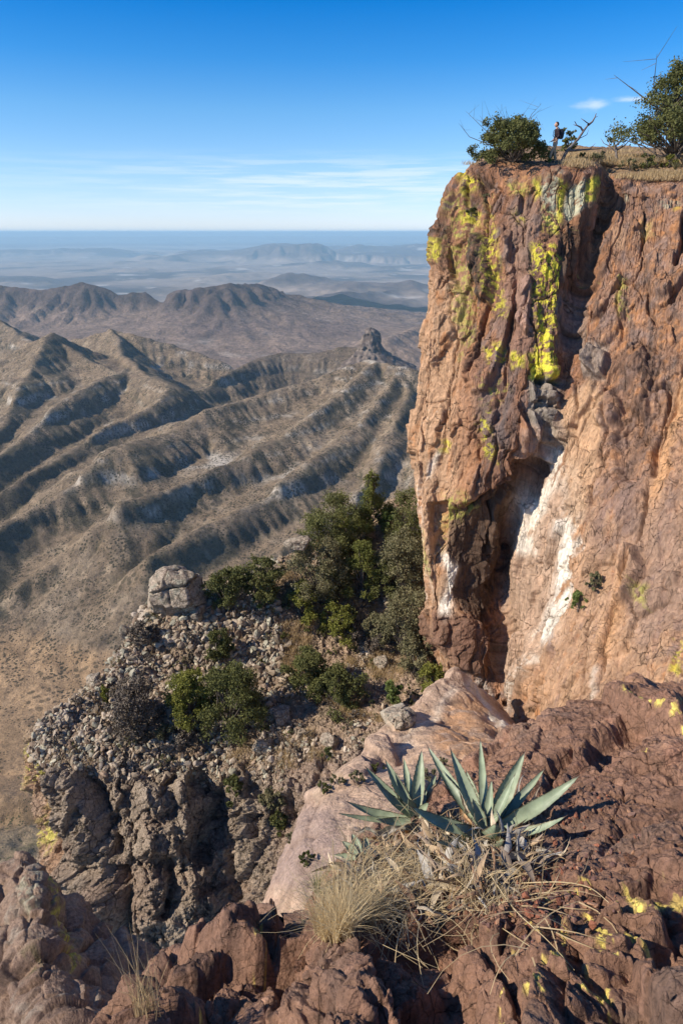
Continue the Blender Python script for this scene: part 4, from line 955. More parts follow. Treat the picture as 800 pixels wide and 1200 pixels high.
def plant(name, label, cat, base, w, h, kind, leaf, n, seed, leafsize=.10, k=40, group=None, lean=(0, 0), dead=0, parts=True, squash=.75):
    rs = np.random.RandomState(seed); base = np.asarray(base, float)
    root = empty(name, base, label, cat, group) if parts else None
    wood = Geo(); cr = crown_pts(kind, rs, k); C = []
    hh = np.array([[c[0]*w+lean[0]*c[2]*h, c[1]*w+lean[1]*c[2]*h, c[2]*h, c[3]*(w+h)*.5] for c in cr])
    top = hh[:, 2].max(); tw = max(.03, .035*h)
    tz = np.linspace(-.25, .92 if kind in ('cone', 'tiers') else .5, 8); trunk = np.stack([lean[0]*tz*h+.04*w*np.sin(tz*7+seed), lean[1]*tz*h+.04*w*np.cos(tz*6+seed), tz*h], -1)
    wood.add(*tube(trunk, tw*(1.15-np.clip(tz, 0, 1)), 7))
    for q in hh:
        s0 = trunk[min(7, max(1, int(1+6*min(1, q[2]/h*(.8 if kind == 'cone' else .55)))))]
        mid = (s0+q[:3])/2+rs.normal(size=3)*.04*w; mid[2] -= .02*h
        wood.add(*tube([s0, mid, q[:3]+rs.normal(size=3)*q[3]*.3], [tw*.38, tw*.22, tw*.08], 4))
    for _ in range(dead):
        a = rs.uniform(0, 2*math.pi); r = w*rs.uniform(.2, .6); e = np.array([math.cos(a)*r+lean[0]*h, math.sin(a)*r*.6, h*rs.uniform(.8, 1.18)]); s0 = trunk[4]
        m1 = s0+(e-s0)*.55+rs.normal(size=3)*.06*w; wood.add(*tube([s0, m1, e], [tw*.3, tw*.2, tw*.05], 4))
        for _2 in range(3):
            t_ = rs.uniform(.4, .9); p_ = m1+(e-m1)*t_; wood.add(*tube([p_, p_+rs.normal(size=3)*.09*w+[0, 0, .05*h]], [tw*.1, tw*.03], 3))
    per = np.maximum(8, (n*hh[:, 3]**2/(hh[:, 3]**2).sum()).astype(int))
    for q, m in zip(hh, per):
        # each clump is a handful of sprays, so the outline stays ragged and light gets through
        ns = max(3, m//26); sc_ = rs.normal(size=(ns, 3)); sc_ /= np.linalg.norm(sc_, axis=1)[:, None]; sc_ *= (q[3]*rs.uniform(.35, 1.25, ns))[:, None]; sc_[:, 2] *= squash
        idx = rs.randint(0, ns, m); C.append(q[:3]+sc_[idx]+rs.normal(size=(m, 3))*q[3]*.24)
    C = np.concatenate(C); lv, lf = leaf_quads(C, leafsize, rs, .55 if leaf != 'pine' else .4, .4)
    if parts:
        wood.mesh('trunk', BARK, root); g = Geo(); g.add(lv, lf); g.mesh('crown', LF[leaf], root, smooth=False); return root
    nb = sum(len(f) for f in wood.F); wood.add(lv, lf); fm = np.zeros(sum(len(f) for f in wood.F), int); fm[nb:] = 1
    o = wood.mesh(name, None, smooth=False, mats=[BARK, LF[leaf]], fm=fm); o.location = base; return tag(o, label, cat, group)
def scaled(px0, px1, py0, py1, p):
    d = depth_of(p)/FPX; return (px1-px0)*d, (py1-py0)*d*1.04

# ---- trees and shrubs of the bluff: crown box in the photo, foot point
SH = [ # name, x0,x1,ytop,yfoot, kind, leaf, leaves, category, label
 ('pine_tree', 412,456,550,622,'cone','pine',5200,'tree','pointed pine tree, highest of the trees beside the cliff foot'),
 ('oak_tree', 360,428,582,652,'broad','oak',6500,'tree','wide dark oak tree left below the pointed pine'),
 ('pine_tree', 396,450,632,708,'tiers','pine',5200,'tree','bright green pine tree with bare trunk in the middle of the grove'),
 ('oak_tree', 343,402,634,706,'broad','grey',5200,'tree','dull green oak tree on left edge of the grove'),
 ('oak_tree', 448,500,618,704,'broad','grey',6000,'tree','grey green oak tree against the cliff foot'),
 ('oak_tree', 446,502,690,766,'broad','grey',6000,'tree','grey oak tree lowest in the shade of the cliff'),
 ('shrub', 372,420,694,742,'low','green',3200,'shrub','yellow green shrub in front of the grove'),
 ('yucca', 438,466,592,622,'low','yucca',1500,'yucca','pale yellow green yucca clump right of the pointed pine'),
 ('juniper_tree', 246,292,664,718,'broad','jun',4200,'tree','dark round juniper tree next to the big boulder'),
 ('juniper_tree', 284,328,654,708,'broad','oak',4200,'tree','spreading green tree right of the dark juniper by the boulder'),
 ('shrub', 240,272,732,770,'low','jun',2200,'shrub','small dark round shrub in the scree below the boulder'),
 ('shrub', 196,250,776,840,'low','green',5200,'shrub','bright green bush in the middle of the scree'),
 ('shrub', 232,312,768,850,'low','jun',7500,'shrub','largest dark bush, in the middle of the scree'),
 ('shrub', 128,190,790,850,'low','twig',5200,'shrub','brown half leafless bush on left part of the scree'),
 ('shrub', 116,134,800,822,'low','green',900,'shrub','little bright green shrub at left rim of the scree'),
 ('shrub', 154,192,726,758,'low','twig',2200,'shrub','grey leafless brush under the big boulder'),
 ('shrub', 336,384,752,808,'low','oak',4200,'shrub','dark green bush right of centre on the stony slope'),
 ('shrub', 366,424,774,826,'low','jun',4200,'shrub','dark shaded bush leaning off the green one on the stony slope'),
 ('shrub', 486,526,770,812,'low','green',2800,'shrub','fresh green shrub at the foot of the cliff prow'),
 ('yucca', 448,472,797,822,'low','yucca',1100,'yucca','small yellow green yucca above the pink slab'),
 ('shrub', 180,204,838,864,'low','grey',1100,'shrub','small grey green shrub under the bright green bush'),
 ('shrub', 204,236,838,872,'low','twig',1700,'shrub','low grey brush right under the bright green bush'),
 ('shrub', 262,288,902,934,'low','jun',1300,'shrub','dark small shrub on the brow of the bluff face'),
 ('shrub', 306,334,916,946,'low','grey',1200,'shrub','grey green shrub in the gully by the pink slab'),
 ('shrub', 316,340,940,968,'low','jun',1000,'shrub','dark shrub lowest in the gully by the pink slab'),
 ('shrub', 396,420,706,736,'low','oak',1100,'shrub','dark shrub at foot of the bright green pine'),
 ('shrub', 420,446,690,706,'low','twig',900,'shrub','grey brush behind the trunk of the green pine'),
 ('shrub', 330,352,684,708,'low','grey',900,'shrub','grey green shrub left under the oak'),
 ('shrub', 428,452,740,764,'low','twig',900,'shrub','leafless grey brush below the grove'),
 ('oak_tree', 456,504,572,650,'broad','oak',4200,'tree','dark oak tree touching the cliff, behind the pale yucca'),
 ('shrub', 386,438,596,652,'low','pine',4200,'shrub','thick green bush between the pointed pine and the wide oak'),
 ('shrub', 426,470,640,700,'low','oak',3600,'shrub','dark bush filling the gap right of the bright green pine'),
 ('shrub', 372,416,648,704,'low','oak',3000,'shrub','dark bush between the dull oak and the bright green pine'),
 ('shrub', 466,508,740,792,'low','grey',2600,'shrub','grey bush in the shade under the cliff prow'),
 ('shrub', 336,372,674,722,'low','green',2200,'shrub','light green bush at the lower left foot of the grove'),
 ('shrub', 424,462,712,752,'low','grey',2200,'shrub','grey green bush below the bright green pine'),
 ('shrub', 386,424,716,752,'low','twig',1900,'shrub','brown brush between the yellow green shrub and the bare slope'),
 ('yucca', 300,318,690,708,'low','yucca',500,'yucca','little yucca between boulder trees and the grove'),
]
for i, (nm, x0, x1, yt, yf, kd, lf, n, ct, lb) in enumerate(SH):
    p = on((x0+x1)/2, yf, B_bluff, 42); d = depth_of(p)
    if d > 60: p = on((x0+x1)/2, yf+12, B_bluff, 42)
    w, h = scaled(x0, x1, yt, yf, p); w *= 1.12
    plant(nm, lb, ct, p, w, h, kd, lf, int(n*2.6), 500+i, .115 if lf != 'yucca' else .2, k=max(14, int(n/110)), parts=(n > 1800), squash=.6 if kd == 'tiers' else .8)
# small dark tufts scattered over the stones, each the same as the next
rs = np.random.RandomState(77); spots = []
for _ in range(4000):
    i, j = rs.randint(0, BV.shape[0]), rs.randint(0, BV.shape[1])
    if not (1.05 < BT0[i, j] < 3.2 and 3.1 < BT1[i, j] < 9.6): continue
    p = BV[i, j]; x_, y_ = proj(p[None])
    if not (60 < x_[0] < 520 and 660 < y_[0] < 960): continue
    if BT0[i, j] > 2.8 and rs.rand() < .7: continue
    if x_[0] < 300 and rs.rand() < .55: continue
    if all(np.hypot(p[0]-q[0], p[1]-q[1]) > .8 for q in spots): spots.append(p)
    if len(spots) >= 110: break
protos = {}
for kk_, (lf, nm, lb, gp) in enumerate((('jun', 'small_shrub', 'small dark green shrub scattered among the stones of the bluff', 'small dark shrubs on the bluff'), ('twig', 'leafless_shrub', 'small brown leafless shrub scattered among the stones of the bluff', 'small leafless shrubs on the bluff'), ('grey', 'grey_shrub', 'small grey green shrub scattered among the stones of the bluff', 'small grey green shrubs on the bluff'))):
    protos[kk_] = [nm, lb, gp, lf, None]
for i, p in enumerate(spots):
    kk_ = i % 3; nm, lb, gp, lf, pr = protos[kk_]
    if pr is None:
        o = plant(nm, lb, 'shrub', p, .9, .6, 'low', lf, 520, 900+kk_, .085, k=12, group=gp, parts=False); protos[kk_][4] = o
    else:
        o = pr.copy(); scene.collection.objects.link(o); o.location = p.tolist(); o.rotation_euler.z = rs.uniform(0, 6.28); s_ = rs.uniform(.45, 1.25); o.scale = (s_, s_, s_*rs.uniform(.7, 1.1))

# ---- stones
def ico(sub):
    import bmesh
    bm = bmesh.new(); bmesh.ops.create_icosphere(bm, subdivisions=sub, radius=1.0)
    V = np.array([v.co[:] for v in bm.verts]); F = np.array([[v.index for v in f.verts] for f in bm.faces]); bm.free(); return V, F
I1, I2, I6 = ico(1), ico(2), ico(6)
def cut(V, rs, n=9, lo=.55, hi=.95, planes=None):
    V = V/np.linalg.norm(V, axis=1)[:, None]; r = np.full(len(V), 1.25)
    for k in range(n):
        d = rs.normal(size=3); d /= np.linalg.norm(d); h = rs.uniform(lo, hi); c = V@d; m = c > .05; r[m] = np.minimum(r[m], h/c[m])
    for d, h in (planes or []):
        d = np.array(d, float); d /= np.linalg.norm(d); c = V@d; m = c > .05; r[m] = np.minimum(r[m], h/c[m])
    return V*r[:, None]
def rot3(rs):
    q = rs.normal(size=4); q /= np.linalg.norm(q); w, x, y, z = q
    return np.array([[1-2*(y*y+z*z), 2*(x*y-z*w), 2*(x*z+y*w)], [2*(x*y+z*w), 1-2*(x*x+z*z), 2*(y*z-x*w)], [2*(x*z-y*w), 2*(y*z+x*w), 1-2*(x*x+y*y)]])
STONE = earth_mat('scree stone', [(3., .2)], [(6., .04, 'n')], rough=.85, spec=.25)
rs = np.random.RandomState(5); temps = [cut(I2[0], rs, 6, .3, .62) for _ in range(14)]; temps1 = [cut(I1[0], rs, 5, .3, .6) for _ in range(8)]
sV, sF, sC, nn = [], [], [], 0
ii = rs.randint(0, BV.shape[0], 200000); jj = rs.randint(0, BV.shape[1], 200000); cnt = 0
dens = fbm(BV[ii, jj], .5, 3, seed=300)
pxs, pys = proj(BV[ii, jj])
for a_, b_, x_, y_, dn in zip(ii, jj, pxs, pys, dens):
    if not (1.0 < BT0[a_, b_] < 3.1 and 2.7 < BT1[a_, b_] < 9.8): continue
    if x_ > 330 and dn < .16: continue
    if x_ <= 330 and dn < -.2: continue
    if BT0[a_, b_] > 2.8 and rs.rand() < .5: continue
    s_ = .040+.20*rs.rand()**4; s_ *= 1.25 if 130 < x_ < 340 and y_ < 850 else .9
    T, F = (temps[rs.randint(14)], I2[1]) if s_ > .11 else (temps1[rs.randint(8)], I1[1])
    M = rot3(rs)*np.array([1.4, 1.0, .65]); V = (T@M.T)*s_ + BV[a_, b_] + np.array([0, 0, .25*s_])
    sV.append(V); sF.append(F+nn); nn += len(V)
    g = rs.uniform(.5, 1.15); c = np.array([(.42, .335, .235), (.34, .265, .185), (.50, .41, .31), (.29, .21, .145), (.42, .39, .29)][rs.randint(5)])*g
    sC.append(np.tile(c, (len(V), 1))); cnt += 1
    if cnt > 27000: break
o = mesh_np('scree', np.concatenate(sV), np.concatenate(sF), STONE, np.concatenate(sC), smooth=False); tag(o, 'grey angular scree covering the top of the bluff', 'scree', kind='stuff')

def boulder(name, label, centre, size, seed, planes=None, n=7, rot=0., cracks_=(), col0=(.48, .39, .29), col1=(.33, .25, .185), col2=(.46, .44, .33), amp=.05, sub=I6, group=None, cat='boulder', lo=.65):
    rs = np.random.RandomState(seed); V = cut(sub[0], rs, n, lo, 1.0, planes)
    V = V*np.asarray(size)/2*1.05; s_ = float(np.mean(size))
    Nn = V/np.linalg.norm(V, axis=1)[:, None]
    F1, F2, cid, tl = worley(V/s_, 2.6, seed); V = V+Nn*((tl*.10+(cid-.5)*.03)*s_)[:, None]
    V = V+Nn*(fbm(V/s_, 3.0, 5, seed=seed, rough=.6)*amp*s_)[:, None]
    for (nrm_, off, wd, dp) in cracks_:
        nv = np.array(nrm_, float); nv /= np.linalg.norm(nv); dd = (V@nv)/s_-off+fbm(V/s_, 2.5, 3, seed=seed+4)*.05
        V = V-Nn*(dp*s_*np.exp(-(dd/wd)**2))[:, None]
    c, s = math.cos(rot), math.sin(rot); V = V@np.array([[c, s, 0], [-s, c, 0], [0, 0, 1]])
    a = fbm(V/s_, 2.2, 5, seed=seed+1); b = fbm(V/s_, 6., 4, seed=seed+2)
    cc_ = np.ones((len(V), 3))*col0; cc_ = mixcol(cc_, col1, ss(a, 0, .35)*.9); cc_ = mixcol(cc_, col2, ss(b, .05, .3)*.7); cc_ = mixcol(cc_, (.07, .06, .05), ss(b-.6*a, .25, .5)*.7)
    o = mesh_np(name, V, sub[1], bluff_mat, cc_, smooth=True); o.location = [float(v) for v in centre]
    return tag(o, label, cat, group)
p = on(208, 716, B_bluff, 44); d = depth_of(p)/FPX
boulder('boulder', 'big pale cracked boulder perched on the left crest of the bluff', p+np.array([0, 0, 27*d]), (64*d, 52*d, 66*d), 3,
        planes=[((.1, .1, 1), .80), ((.5, .4, .8), .84), ((-.55, -.25, .8), .80), ((.25, -.3, .9), .86), ((.95, -.2, .15), .84), ((-.95, -.15, .1), .86), ((0, -.95, .25), .78), ((0, -.7, -.7), .72)], n=4, cracks_=[((.25, -.1, -.95), -.19, .016, .11), ((.9, -.3, .3), .12, .014, .05)], amp=.045, lo=.85)
BO = [(190,716,20,16,'squat block under the left side of the big boulder'),(232,724,22,16,'flat slab stone at right foot of the big boulder'),(150,748,22,20,'pale lichened block on the left crest of the scree'),(112,800,18,14,'pale block on the skyline at the left rim of the scree'),
      (360,700,30,14,'long pale slab between the grove and the dark trees'),(372,690,20,12,'pale angular block at the left edge of the grove'),(330,842,26,16,'pale block below the right dark bush'),(498,600,22,26,'pale block on the skyline behind the cliff prow'),
      (410,745,18,12,'grey block below the yellow green shrub'),(468,846,30,22,'grey rounded block on the pink slab'),(306,880,22,16,'block with a sharp edge over the gully'),(446,780,18,14,'white block above the small yucca'),
      (386,870,20,12,'low pale block beside the upper pink slab'),(350,640,30,12,'pale pink outcrop on the skyline left of the oak')]
for i, (x_, y_, w_, h_, lb) in enumerate(BO):
    p = on(x_, y_, B_slab if i == 9 else B_bluff, 42)
    if depth_of(p) > 60: p = on(x_, y_+10, B_bluff, 42)
    d = depth_of(p)/FPX; boulder('boulder', lb, p+np.array([0, 0, h_*d*.3]), (w_*d, w_*d*.8, h_*d*1.1), 40+i, sub=I6 if i == 9 else ico(4), n=9, rot=i*.7, group='loose blocks on the bluff')
# dry grass on the stony slope and on the rim
def grass_stuff(name, label, pts, h, w, mat, seed, per=26, spread=.16, lean=.7):
    rs = np.random.RandomState(seed); C = np.repeat(np.asarray(pts), per, axis=0); C = C+rs.normal(size=C.shape)*np.array([spread, spread, .01])
    V, F = blades(C, h, w, rs, lean); o = mesh_np(name, V, F, mat, smooth=False); return tag(o, label, 'grass', kind='stuff')
rs = np.random.RandomState(15); pts = []
m = (BT0 > 1.02) & (BT0 < 3.0) & (BT1 > 3) & (BT1 < 10); I, J = np.nonzero(m); sel = rs.randint(0, len(I), 16000)
dn = fbm(BV[I[sel], J[sel]], .4, 3, seed=310); x_, y_ = proj(BV[I[sel], J[sel]])
ok = (dn > .1) & ((x_ > 330) | (rs.rand(len(sel)) < .12)); pts = BV[I[sel], J[sel]][ok][:1400]
grass_stuff('dry_grass', 'dry tan grass between the stones of the bluff', pts, .30, .02, STRAW2, 3)
# the rim of the great cliff
m = (CT0 > .75) & (CT0 < 2.02); I, J = np.nonzero(m); rs = np.random.RandomState(16); sel = rs.randint(0, len(I), 14000); P = CV[I[sel], J[sel]]; x_, y_ = proj(P)
dn = fbm(P, .35, 3, seed=320)
ok = (x_ > 535) & (x_ < 860) & (dn > .03+.3*(x_ < 640)) & (depth_of(P.T) < 46) & ~((x_ > 628) & (x_ < 668)); pts = P[ok][:1500]
grass_stuff('rim_grass', 'dry golden grass along the top of the cliff', pts, .24, .03, STRAW2, 4, per=24, spread=.26)

# ---- trees on the rim
def rim(px, dd=34.5, py=188):
    r = W(px, py, dd); return down(r, B_cliff)
p = rim(597, 34.0); d = depth_of(p)/FPX
plant('juniper_tree', 'wide dark juniper at the left end of the cliff top', 'tree', p, 98*d, 50*d, 'low', 'jun', 15000, 71, .12, k=80, lean=(-.10, 0), dead=14, squash=.5)
p = rim(789, 35.0); d = depth_of(p)/FPX
plant('juniper_tree', 'tall dark juniper at the right end of the cliff top', 'tree', p, 190*d, 98*d, 'tiers', 'jun', 26000, 72, .12, k=120, lean=(.04, 0), dead=9, squash=.35)
p = rim(663, 41); d = depth_of(p)/FPX
plant('juniper_bush', 'small dark bush behind the hiker on the cliff top', 'bush', p, 22*d, 30*d, 'low', 'jun', 2200, 73, .11, k=30, parts=False)
for i, (x_, w_, h_, lf, lb) in enumerate([(700, 18, 14, 'grey', 'small grey bush right of the dead leaning tree on the cliff top'), (757, 26, 18, 'oak', 'dark low bush under the tall juniper on the cliff top'), (738, 22, 14, 'grey', 'grey low bush between the dead snag and the tall juniper'),
                                          (784, 22, 14, 'green', 'light green bush at right edge of the cliff top'), (682, 12, 9, 'jun', 'tiny dark bush beside the dead leaning tree'), (574, 18, 11, 'grey', 'low grey bush under the wide juniper on the cliff top'), (556, 16, 9, 'jun', 'dark low bush at the left lip of the cliff')]):
    p = rim(x_, 34.2 if i < 5 else 33.8); d = depth_of(p)/FPX; plant('rim_bush', lb, 'bush', p, w_*d, h_*d, 'low', lf, 1100, 740+i, .09, k=14, parts=False)
def snag(name, label, paths, base, mat, cat='dead tree'):
    root = empty(name, base, label, cat)
    for i, (nm, pts, r0, r1) in enumerate(paths):
        pts = np.array(pts, float); k = len(pts); t = np.linspace(0, k-1, k*4); Pp = np.stack([np.interp(t, range(k), pts[:, c]) for c in range(3)], -1)
        Pp += fbm(Pp, 2.2, 3, seed=i+80)[:, None]*np.array([.05, .05, .03]); g = Geo(); g.add(*tube(Pp-base, np.linspace(r0, r1, len(Pp)), 7)); g.mesh(nm, mat, root)
p0 = rim(656, 34.0, 190); dd = depth_of(p0)
def q(x, y, dz=0): return W(x, y, dd+dz)
snag('dead_tree', 'bare dead tree leaning right beside the hiker', [
 ('trunk', [p0-[0, 0, .15], q(663, 178), q(670, 170), q(677, 163), q(683, 154, .2), q(688, 147, .2)], .085, .045),
 ('branch', [q(683, 154, .2), q(680, 149, .1), q(675, 147), q(673, 142, -.1)], .055, .015), ('branch', [q(688, 147, .2), q(693, 143, .3), q(696, 138, .3), q(698, 133, .4)], .06, .018),
 ('branch', [q(690, 145, .2), q(684, 141), q(680, 139)], .03, .01), ('branch', [q(675, 147), q(671, 146)], .025, .008), ('branch', [q(696, 138, .3), q(700, 136, .3)], .02, .008),
 ('branch', [q(666, 176), q(674, 176, .2), q(690, 175, .4), q(704, 174, .5)], .07, .02), ('branch', [q(690, 175, .4), q(697, 168, .4)], .02, .008), ('branch', [q(677, 163), q(687, 158, .3), q(689, 152, .4)], .02, .008)], p0, DEADW)
p0 = rim(722, 36.0, 190); dd = depth_of(p0)
snag('dead_snag', 'grey dead snag with many thin branches left of the tall juniper', [
 ('trunk', [p0-[0, 0, .1], q(722, 176), q(719, 168), q(718, 160)], .07, .025), ('branch', [q(722, 178), q(714, 171), q(707, 168)], .05, .012), ('branch', [q(720, 172), q(727, 164), q(728, 157)], .05, .012),
 ('branch', [q(714, 171), q(712, 163)], .03, .008), ('branch', [q(722, 176), q(732, 170), q(738, 163)], .05, .012), ('branch', [q(719, 168), q(714, 162)], .025, .008), ('branch', [q(727, 164), q(732, 158)], .02, .008), ('branch', [q(707, 168), q(703, 162)], .02, .006)], p0, DEADW)
for i, (x_, y_, s_, lb) in enumerate([(643, 193, 12, 'small green rosette plant at the hiker feet'), (792, 190, 15, 'pale spiky agave at the right edge of the cliff top'), (668, 187, 8, 'little spiky plant at the foot of the dead leaning tree')]):
    p = rim(x_, 33.6, y_-3); d = depth_of(p)/FPX; rr_ = np.random.RandomState(i+9); V, F = blades(np.repeat(p[None], 46, 0)*0, s_*d*.9, .05, rr_, 1.6, 3)
    o = mesh_np('rosette_plant', V, F, LF['yucca'] if i == 0 else LF['grey'], smooth=False); o.location = p.tolist(); tag(o, lb, 'rosette')
p = on(672, 708, B_cliff, 26); 
B_cl2 = bvh_of(CV[400:], 2)
for i, (x_, y_, w_, h_, lf, lb) in enumerate([(678, 712, 28, 26, 'yucca', 'yellow green shrub growing from a crack low in the right cliff face'), (694, 690, 24, 22, 'grey', 'grey green shrub just above the crack shrub in the cliff face')]):
    p = on(x_, y_, B_cl2, 26); d = depth_of(p)/FPX; plant('cliff_shrub', lb, 'shrub', p, w_*d, h_*d, 'low', lf, 1800, 760+i, .085, k=18, parts=False)
for i, (x_, y_, w_, h_) in enumerate([(384, 886, 20, 12), (418, 918, 26, 16), (378, 926, 26, 14), (396, 918, 20, 10), (440, 905, 22, 12), (500, 912, 24, 14), (470, 930, 30, 20), (520, 896, 18, 10), (360, 1010, 18, 14), (340, 985, 14, 10)]):
    p = on(x_, y_, B_slab, 15); d = depth_of(p)/FPX
    plant('slab_shrub', 'small dark shrub in a crack of the pink slab', 'shrub', p, w_*d, h_*d, 'low', 'grey' if i % 2 else 'jun', 900, 780+i, .045, k=10, parts=False, group='small shrubs on the pink slab')
# ================================================================ THE AGAVES AND THE STRAW ON THE LEDGE
LPX, LPY = proj(LV)
def ledge_pts(n, cx, cy, rx, ry, seed, pw=.5):
    rs = np.random.RandomState(seed); m = (((LPX-cx)/rx)**2+((LPY-cy)/ry)**2 < 1) & (np.arange(LV.shape[0])[:, None] > 240)
    I, J = np.nonzero(m)
    if not len(I): return ledge_pts(n, cx, cy-6, rx*1.3, ry*1.3, seed)
    s = rs.randint(0, len(I), n); return LV[I[s], J[s]]+0
AGV = bpy.data.materials.new('agave leaf'); AGV.use_nodes = True
nt = AGV.node_tree; N_, L_ = nt.nodes, nt.links; b_ = N_['Principled BSDF']; at_ = N_.new('ShaderNodeAttribute'); at_.attribute_name = 'Col'
n_ = N_.new('ShaderNodeTexNoise'); n_.inputs['Scale'].default_value = 26; n_.inputs['Detail'].default_value = 6; tc_ = N_.new('ShaderNodeTexCoord'); L_.new(tc_.outputs['Object'], n_.inputs['Vector'])
mr_ = N_.new('ShaderNodeMapRange'); L_.new(n_.outputs['Fac'], mr_.inputs[0]); mr_.inputs[1].default_value = .3; mr_.inputs[2].default_value = .7; mr_.inputs[3].default_value = .78; mr_.inputs[4].default_value = 1.18
sc2 = N_.new('ShaderNodeVectorMath'); sc2.operation = 'SCALE'; L_.new(at_.outputs['Color'], sc2.inputs[0]); L_.new(mr_.outputs[0], sc2.inputs['Scale']); L_.new(sc2.outputs[0], b_.inputs['Base Color'])
b_.inputs['Roughness'].default_value = .5; b_.inputs['Specular IOR Level'].default_value = .35; bp_ = N_.new('ShaderNodeBump'); bp_.inputs['Distance'].default_value = .002; L_.new(n_.outputs['Fac'], bp_.inputs['Height']); L_.new(bp_.outputs[0], b_.inputs['Normal'])
def agave_leaf(name, root, o, tip, width, curve, seed, dead=False, roll=0.0, axis=None):
    """thick gutter-shaped leaf with toothed margins and a dark end spine, from the heart o to the tip"""
    rs = np.random.RandomState(seed); o = np.asarray(o, float); tip = np.asarray(tip, float); L = np.linalg.norm(tip-o); n = 46; t = np.linspace(0, 1, n)
    ax = (tip-o)/L; up = np.array([0, 0, 1.0])
    side = np.cross(ax, up); side /= np.linalg.norm(side)+1e-6; nor = np.cross(side, ax)
    c, s = math.cos(roll), math.sin(roll); side, nor = side*c+nor*s, nor*c-side*s
    mid = o+np.outer(t, ax*L)+np.outer(np.sin(t*math.pi)*curve*L, -nor)
    if dead: mid += fbm(np.stack([t*3, t*0+seed, t*0], -1), 1.0, 3, seed=seed)[:, None]*nor*.10*L + fbm(np.stack([t*3, t*0+seed+9, t*0], -1), 1.0, 3, seed=seed)[:, None]*side*.12*L
    w = width*.68*np.interp(t, [0, .12, .3, .45, .7, .9, .955, 1], [.55, .72, .97, 1.0, .66, .20, .06, .012])
    if dead: w = w*(.55+.3*np.abs(np.sin(t*9+seed)))
    us = np.array([-1, -.86, -.6, -.3, 0, .3, .6, .86, 1.]); nu = len(us); V = []; col = []
    th = width*np.interp(t, [0, .3, .8, 1], [.16, .12, .05, .01])
    gut = .34 if not dead else .7
    for sgn in (1, -1):
        for k_, u in enumerate(us):
            tooth = (np.abs(((t*L/.022) % 1)-.5)*2 > .62)*width*.022*(t > .08)*(t < .9) if abs(u) == 1 and not dead else 0
            off = w*.5*(u)+np.sign(u)*tooth
            hgt = gut*w*(u*u-.3)+(th*(1-u*u)*(-.9) if sgn < 0 else 0)
            V.append(mid+off[:, None]*side+hgt[:, None]*nor if np.ndim(off) else mid)
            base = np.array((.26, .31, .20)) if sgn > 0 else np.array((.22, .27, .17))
            if dead: base = np.array([(.42, .34, .25), (.36, .33, .29), (.46, .30, .16)][seed % 3])
            cc_ = np.tile(base, (n, 1))
            g_ = fbm(np.stack([t*L*14, np.full(n, u*w.max()*20), np.full(n, seed*3.)], -1), 1.0, 4, seed=3)
            cc_ = mixcol(cc_, (.40, .43, .32), ss(g_, .05, .4)*.6 if not dead else ss(g_, .1, .3)*.7)
            cc_ = mixcol(cc_, (.50, .50, .33), (1-ss(t, .0, .14))*.6)
            if abs(u) == 1 and not dead: cc_ = mixcol(cc_, (.20, .13, .09), np.full(n, .8))
            cc_ = mixcol(cc_, (.10, .065, .05) if not dead else (.2, .15, .12), ss(t, .90, .95)); col.append(cc_)
    V = np.stack(V, 1); col = np.stack(col, 1); m = 2*nu; i = np.arange(n*m).reshape(n, m)
    ring = list(range(nu))+list(range(2*nu-1, nu-1, -1)); i = i[:, ring]; j = np.roll(i, -1, axis=1)
    F = np.stack([i[:-1], i[1:], j[1:], j[:-1]], -1).reshape(-1, 4)
    ob = mesh_np(name, V.reshape(-1, 3)-root.location[:], F, AGV, col.reshape(-1, 3), parent=root); return ob
def agave(label, cx, cy, leaves, dead, seed, nrand=0):
    o = on(cx, cy, B_ledge, 2.4); o = o+np.array([0, 0, .03]); d0 = depth_of(o); root = empty('agave', o, label, 'agave')
    for k_, (tx, ty, dd, wd, cv, ro) in enumerate(leaves):
        tip = W(tx, ty, d0+dd); u = tip-o; st = o+u/np.linalg.norm(u)*.025+np.array([0, 0, .015])
        agave_leaf('leaf', root, st, tip, wd, cv, seed+k_, roll=ro)
    for k_, (tx, ty, dd, wd, cv, ro) in enumerate(dead):
        tip = W(tx, ty, d0+dd); ob = agave_leaf('dead_leaf', root, o-np.array([0, 0, .02]), tip, wd, cv, seed+100+k_, dead=True, roll=ro)
    return root, o, d0
